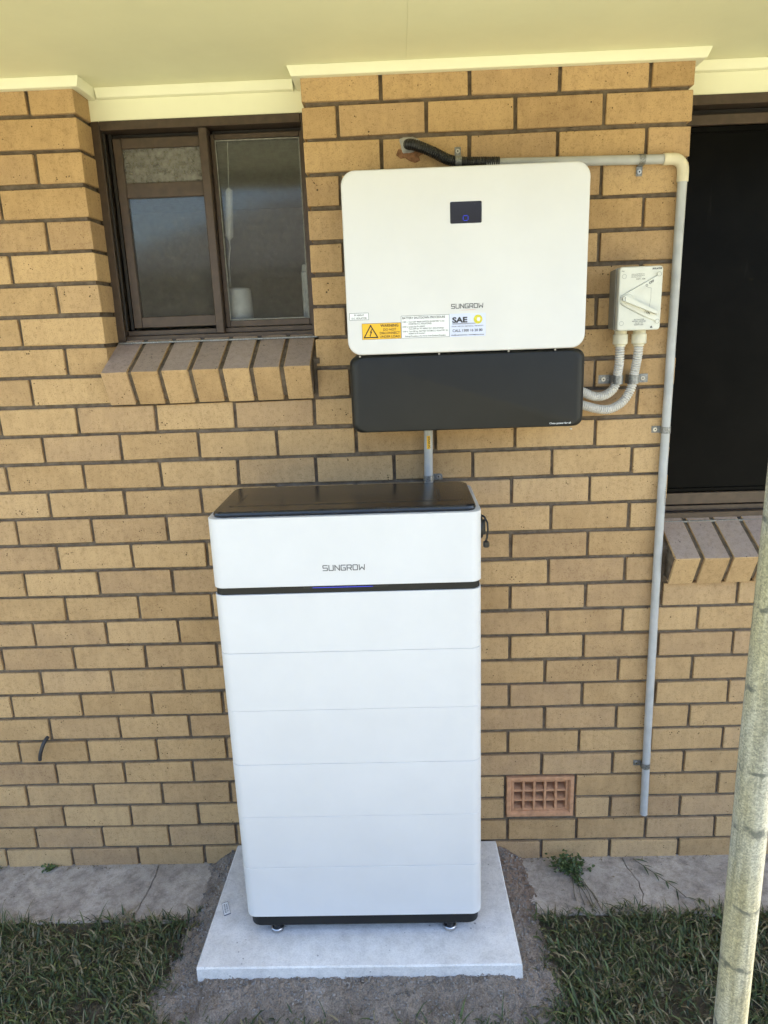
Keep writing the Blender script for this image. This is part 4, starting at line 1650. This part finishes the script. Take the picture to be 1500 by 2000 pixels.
def drop_conduit():
    t = thing('short_conduit', 'short pale conduit between the black inverter cover and the battery lid', 'conduit', (1.4285, -.02, 1.3))
    y = -.0185
    link('pipe', MB().tube([(1.4295, y, 1.62), (1.4282, y, 1.50), (1.4268, y, 1.40), (1.4265, y, 1.30), (1.4265, -.03, 1.27), (1.4265, -.085, 1.262)], .0132, 18), 'conduit', t)
    st = MB()
    vs = []
    for z in (1.5262, 1.4862):
        for k in range(5):
            a = R(-28 + 46 * k / 4 + 6)
            vs.append((1.4279 + .01345 * math.sin(a), y - .01345 * math.cos(a), z))
    st.add(vs, [(k, k + 1, k + 6, k + 5) for k in range(4)])
    s = link('yellow_sticker', st, 'paper_yellow', t)
    tm = MB()
    text(tm, 'SOLAR DC', 0, 0, 0, .0056, 'CENTER', .92)
    t2 = MB()
    t2.add([(1.4279 + p[2] - .0045 + .004, y - .0139, 1.5062 - p[0]) for p in tm.v], [f for f in tm.f])
    link('print', t2, 'ink_black', s)


drop_conduit()
saddle('grey clip on the short conduit just above the battery lid', 1.4267, 1.3950, .0136, 'r', -.0185, .019, .030)


def stub():
    m = MB().tube(smooth_path([(.1065, .04, .5245), (.1060, -.004, .5235), (.1010, -.020, .514), (.0915, -.026, .490), (.0840, -.026, .468), (.0805, -.024, .4520)], .004), .0062, 12)
    o = link('cable_stub', m, 'ink', None)
    tag(o, 'cut grey cable end poking out of the left brickwork', 'cable')


stub()


# ================================================================== POST
def post():
    t = thing('post', 'round galvanised steel post standing in front of the dark window', 'post', (1.8035, -1.3, -.03))
    m = MB()
    pts = [(1.8085, -1.3, -.05), (1.8085, -1.3, .8), (1.8030, -1.3, 1.3), (1.801, -1.3, 2.75)]
    m.tube(pts, .0222, 28)
    link('pipe', m, 'post', t)
    link('cap', MB().cyl((1.801, -1.3, 0), 'z', .0248, 2.735, 2.765, 24, .004), 'black', t)


post()


# ================================================================== INSIDE THE WINDOW
def inside():
    m = MB()
    k = 24
    cx, cy = .847, .206
    lp = []
    for z, r in ((1.8265, .040), (1.830, .0420), (1.955, .0400), (1.970, .0385), (1.976, .034), (1.978, .02)):
        lp.append([(cx + r * math.cos(2 * math.pi * j / k), cy + r * math.sin(2 * math.pi * j / k), z) for j in range(k)])
    m.loops(lp)
    o = link('white_canister', m, 'white_plastic', None)
    tag(o, 'blurry white canister seen through the right pane of the left window', 'canister')
    m = MB()
    m.tube([(.8505, .172, 2.2640), (.8495, .18, 2.258), (.8380, .18, 2.128), (.8372, .18, 2.118)], [.003, .0110, .0125, .004], 12)
    t = thing('pull_cord', 'blurry white cord pull hanging behind the right pane', 'cord', (.84, .18, 1.98))
    link('cord_handle', m, 'white_plastic', t)
    link('cord', MB().tube([(.860, .18, 2.43), (.8505, .172, 2.263)], .0012, 6), 'white_plastic', t)
    link('cord', MB().tube([(.8372, .18, 2.119), (.838, .18, 2.095), (.830, .18, 2.06), (.8283, .18, 1.982)], .0022, 6), 'white_plastic', t)
    m = MB().box(1.050, 1.072, .195, .217, 1.8265, 2.02, .004)
    o = link('white_bottle', m, 'white_plastic', None)
    m2 = MB().cyl((1.061, .206, 0), 'z', .009, 2.0205, 2.04, 14, .002)
    o2 = link('cap', m2, 'white_plastic', o)
    tag(o, 'pale narrow bottle behind the right edge of the left window', 'bottle')


inside()


# ================================================================== NEIGHBOUR HOUSE (seen mirrored in the left window)
def neighbour():
    t = thing('neighbour_house', 'neighbouring hip roofed house mirrored in the left window', 'house', (3, -14, 0))
    link('wall', MB().box(-4.6, 9.5, -20.0, -13.2, -.1, 3.0), 'render_wall', t)
    m = MB()
    e = [(-5.4, -12.6, 3.02), (10.2, -12.6, 3.02), (10.2, -20.6, 3.02), (-5.4, -20.6, 3.02)]
    rg = [(-1.4, -16.6, 5.05), (6.2, -16.6, 5.05)]
    m.add(e + rg, [(0, 4, 5, 1)[::-1], (1, 5, 2)[::-1], (2, 5, 4, 3)[::-1], (3, 4, 0)[::-1], (0, 1, 2, 3)[::-1]])
    link('roof', m, 'roof_tile', t)
    for x in (-2.6, 1.4, 5.2):
        f = link('window', MB().box(x, x + 1.5, -13.19, -13.15, 1.0, 2.1, .01), 'bronze', t)
        link('pane', MB().box(x + .06, x + 1.44, -13.145, -13.14, 1.06, 2.04), 'screen', f)


neighbour()


# ================================================================== GRASS AND WEEDS
def blades():
    r = np.random.default_rng(3)
    V, F, T = [], [], []

    def patch(n, xa, xb, ya, yb, dens):
        k = 0
        while k < n:
            x, y = r.uniform(xa, xb), r.uniform(ya, yb)
            edge = -.240 + .016 * vnoise(x, 1, 9) + .012 * vnoise(x, 4, 31)
            if y > edge:
                continue
            d = slab_dist(x, y)
            reach = .062 + .028 * vnoise(x, y, 9) + .02 * vnoise(x, y, 27)
            if y < SY0 - .05 and SX0 - .02 < x < SX1 + .02:
                reach = .085 + .02 * vnoise(x, y, 17)
            if d < reach and r.random() > .02:
                continue
            if d < reach + .05 and r.random() < .55:
                continue
            # thin worn patches
            if vnoise(x * 1.0, y, 6.5) > .42 and r.random() < .6:
                continue
            k += 1
            broad = r.random() < .30
            dry = r.random() < (.20 + .18 * (vnoise(x + 2, y, 8) > .2))
            L = r.uniform(.014, .050) * (1.2 if broad else 1.0) * (1.7 if r.random() < .08 else 1.0)
            w = r.uniform(.0020, .0036) if broad else r.uniform(.0008, .0018)
            az = r.uniform(0, 2 * math.pi)
            lean = r.uniform(.7, 1.85)
            z0 = turf_z(x, y) - .002
            dx, dy = math.cos(az), math.sin(az)
            px, py = -dy, dx
            o = len(V)
            cur = lean * .45
            x1, y1, z1 = x, y, z0 + r.uniform(0, .006)
            S = 3
            for s in range(S):
                ww = w * (1.0, .92, .6)[s]
                V.append((x1 + px * ww, y1 + py * ww, z1))
                V.append((x1 - px * ww, y1 - py * ww, z1 + ww * .5))
                st = L / S
                x1 += dx * math.sin(cur) * st
                y1 += dy * math.sin(cur) * st
                z1 += math.cos(cur) * st
                cur += lean * .42
            V.append((x1, y1, z1))
            F.extend([(o, o + 1, o + 3, o + 2), (o + 2, o + 3, o + 5, o + 4), (o + 4, o + 5, o + 6)])
            if r.random() < .10:
                b_l = 1.5
            else:
                b_l = 1.0
            if dry:
                b = r.uniform(.7, 1.2)
                c = (.22 * b, .18 * b, .10 * b)
            else:
                b = r.uniform(.55, 1.45) * b_l
                g = r.random()
                c = ((.042 + .036 * g) * b, (.066 + .022 * g) * b, (.022 + .005 * g) * b)
            T.extend([(*c, 1)] * 7)
    patch(34000, -.35, 2.75, -.95, -.225, 1)
    patch(8000, -1.3, 3.8, -2.6, -.95, 1)
    patch(3500, -1.6, -.35, -.95, -.225, 1)
    patch(3500, 2.75, 4.0, -.95, -.225, 1)
    me = bpy.data.meshes.new('grass')
    me.from_pydata(V, [], F)
    at = me.color_attributes.new('tint', 'FLOAT_COLOR', 'POINT')
    at.data.foreach_set('color', np.array(T, dtype=np.float32).ravel())
    me.materials.append(M['grass'])
    o = bpy.data.objects.new('grass', me)
    col.objects.link(o)
    tag(o, 'short shaded lawn grass growing up to the concrete strip', 'grass', kind='stuff')


blades()


def leafy(name, label, leaves, stems, cat='weed', seed=1, greens=((.05, .085, .03), (.085, .12, .045))):
    """a small weed: leaf quads + stem tubes"""
    r = random.Random(seed)
    base = leaves[0][0] if leaves else stems[0][0]
    t = thing(name, label, cat, (base[0], base[1], 0))
    V, F, T = [], [], []
    for p, d, L, w in leaves:
        p, d = Vector(p), Vector(d).normalized()
        side = d.cross(Vector((0, 0, 1)))
        side = side.normalized() if side.length > .05 else Vector((1, 0, 0))
        side = (side + Vector((r.uniform(-.4, .4), r.uniform(-.4, .4), r.uniform(-.4, .4)))).normalized()
        up = side.cross(d)
        o = len(V)
        for s, k in ((0, .15), (.3, .9), (.6, 1.0), (.85, .55)):
            c = p + d * L * s - Vector((0, 0, L * .25 * s * s))
            V += [tuple(c + side * w * k + up * w * .25 * k), tuple(c), tuple(c - side * w * k + up * w * .25 * k)]
        V.append(tuple(p + d * L - Vector((0, 0, L * .28))))
        for i in range(3):
            F += [(o + 3 * i, o + 3 * i + 1, o + 3 * i + 4, o + 3 * i + 3), (o + 3 * i + 1, o + 3 * i + 2, o + 3 * i + 5, o + 3 * i + 4)]
        F += [(o + 9, o + 10, o + 12), (o + 10, o + 11, o + 12)]
        g = r.random()
        b = r.uniform(.75, 1.25)
        c = tuple(b * (greens[0][i] * (1 - g) + greens[1][i] * g) for i in range(3))
        T += [(*c, 1)] * 13
    me = bpy.data.meshes.new('leaves')
    o3 = OFF[t.name]
    me.from_pydata([(v[0] - o3[0], v[1] - o3[1], v[2] - o3[2]) for v in V], [], F)
    at = me.color_attributes.new('tint', 'FLOAT_COLOR', 'POINT')
    at.data.foreach_set('color', np.array(T, dtype=np.float32).ravel())
    me.materials.append(M['grass'])
    ob = bpy.data.objects.new('leaves', me)
    col.objects.link(ob)
    ob.parent = t
    if stems:
        m = MB()
        for s in stems:
            m.tube(s[0] if isinstance(s[0], list) else s, .0013, 5)
        link('stems', m, 'stem', t)


M['stem'] = simple('dry_stem', (0.12, 0.10, 0.06), 0.8)


def weeds():
    r = random.Random(17)
    # rounded parsley-like weed at the wall foot, right of the slab
    lv = []
    for _ in range(330):
        a = r.gauss(0, .021), r.gauss(0, .016), abs(r.gauss(0, .019))
        c = (1.885 + a[0] * 1.25, -.045 + a[1] - .010, .004 + a[2])
        lv.append((c, (r.uniform(-1, 1), r.uniform(-1, .6), r.uniform(-.1, .8)), r.uniform(.009, .016), r.uniform(.003, .0055)))
    for _ in range(70):
        s = r.random()
        c = (1.895 + .015 * s + r.gauss(0, .008), -.075 - .075 * s + r.gauss(0, .006), .004 + r.random() * .006)
        lv.append((c, (r.uniform(-1, 1), r.uniform(-1, 1), r.uniform(0, .5)), r.uniform(.008, .014), r.uniform(.002, .004)))
    st = []
    for k in range(6):
        x = 1.895 + r.uniform(-.012, .012)
        e = (1.905 + r.uniform(-.03, .05), -.215 + r.uniform(-.03, .02))
        st.append([(x, -.06, .005), (x + (e[0] - x) * .4 + r.uniform(-.008, .008), -.11, .006), (x + (e[0] - x) * .8 + r.uniform(-.006, .006), -.17, .004), (e[0], e[1], .003)])
    leafy('weed', 'bushy green weed growing from the wall foot right of slab', lv, st, 'weed', 2, ((.045, .075, .025), (.085, .125, .04)))
    # creeping grass runner further right
    lv = []
    run = [(2.118, -.020, .006), (2.140, -.055, .010), (2.165, -.090, .010), (2.192, -.126, .009), (2.215, -.160, .008), (2.235, -.195, .006)]
    for i, p in enumerate(run):
        d = Vector(run[min(i + 1, 5)]) - Vector(run[max(i - 1, 0)])
        for s in (-1, 1):
            n = Vector((-d.y, d.x, 0)).normalized() * s
            if r.random() < .8:
                lv.append((p, d.normalized() * .8 + n * r.uniform(.2, .9) + Vector((0, 0, .12)), r.uniform(.03, .058), r.uniform(.0022, .0036)))
    lv.append(((2.262, -.235, .004), (.35, 1, .15), .045, .004))
    lv.append(((2.285, -.225, .004), (.1, 1, .1), .03, .002))
    leafy('grass_runner', 'creeping grass runner lying across the concrete near the post', lv, [run], 'weed', 3, ((.035, .06, .025), (.06, .085, .035)))
    # low clump left
    lv = []
    for _ in range(42):
        c = (.045 + r.gauss(0, .013), -.016 + r.gauss(0, .007), .003 + abs(r.gauss(0, .004)))
        lv.append((c, (r.uniform(-1, 1), r.uniform(-1, .3), r.uniform(0, .7)), r.uniform(.010, .018), r.uniform(.003, .0055)))
    leafy('weed', 'small leafy weed at the wall foot below the cable end', lv, [], 'weed', 4, ((.05, .09, .03), (.10, .15, .05)))
    lv = []
    for _ in range(24):
        c = (-.150 + r.gauss(0, .010), -.014 + r.gauss(0, .006), .003 + abs(r.gauss(0, .004)))
        lv.append((c, (r.uniform(-1, 1), r.uniform(-1, .3), r.uniform(0, .7)), r.uniform(.008, .014), r.uniform(.003, .005)))
    leafy('weed', 'tiny weed at the wall foot on the far left edge', lv, [], 'weed', 5)
    # dry leaf litter along the wall foot and loose dry blades
    V = MB()
    for _ in range(170):
        k = r.random()
        if k < .55:
            x, y = r.choice((r.uniform(.0, .30), r.uniform(1.75, 2.4), r.uniform(-.2, 2.6))), r.uniform(-.022, -.003)
        else:
            x, y = r.uniform(-.2, 2.6), r.uniform(-.25, -.01)
        if slab_dist(x, y) < .05:
            continue
        a, L = r.uniform(0, 6.28), r.uniform(.004, .016)
        w = r.uniform(.0006, .0022)
        dx, dy = math.cos(a) * L, math.sin(a) * L
        z = .002 + r.random() * .002
        V.add([(x - dy / L * w, y + dx / L * w, z), (x + dy / L * w, y - dx / L * w, z + .001), (x + dx, y + dy, z + r.uniform(0, .004))], [(0, 1, 2)])
    M['litter'] = simple('dry_leaf_litter', (.20, .155, .09), .9, 0, .2, .6, 50)
    tag(link('leaf_litter', V, 'litter'), 'dry leaf and straw crumbs along the wall foot', 'litter', kind='stuff')


weeds()
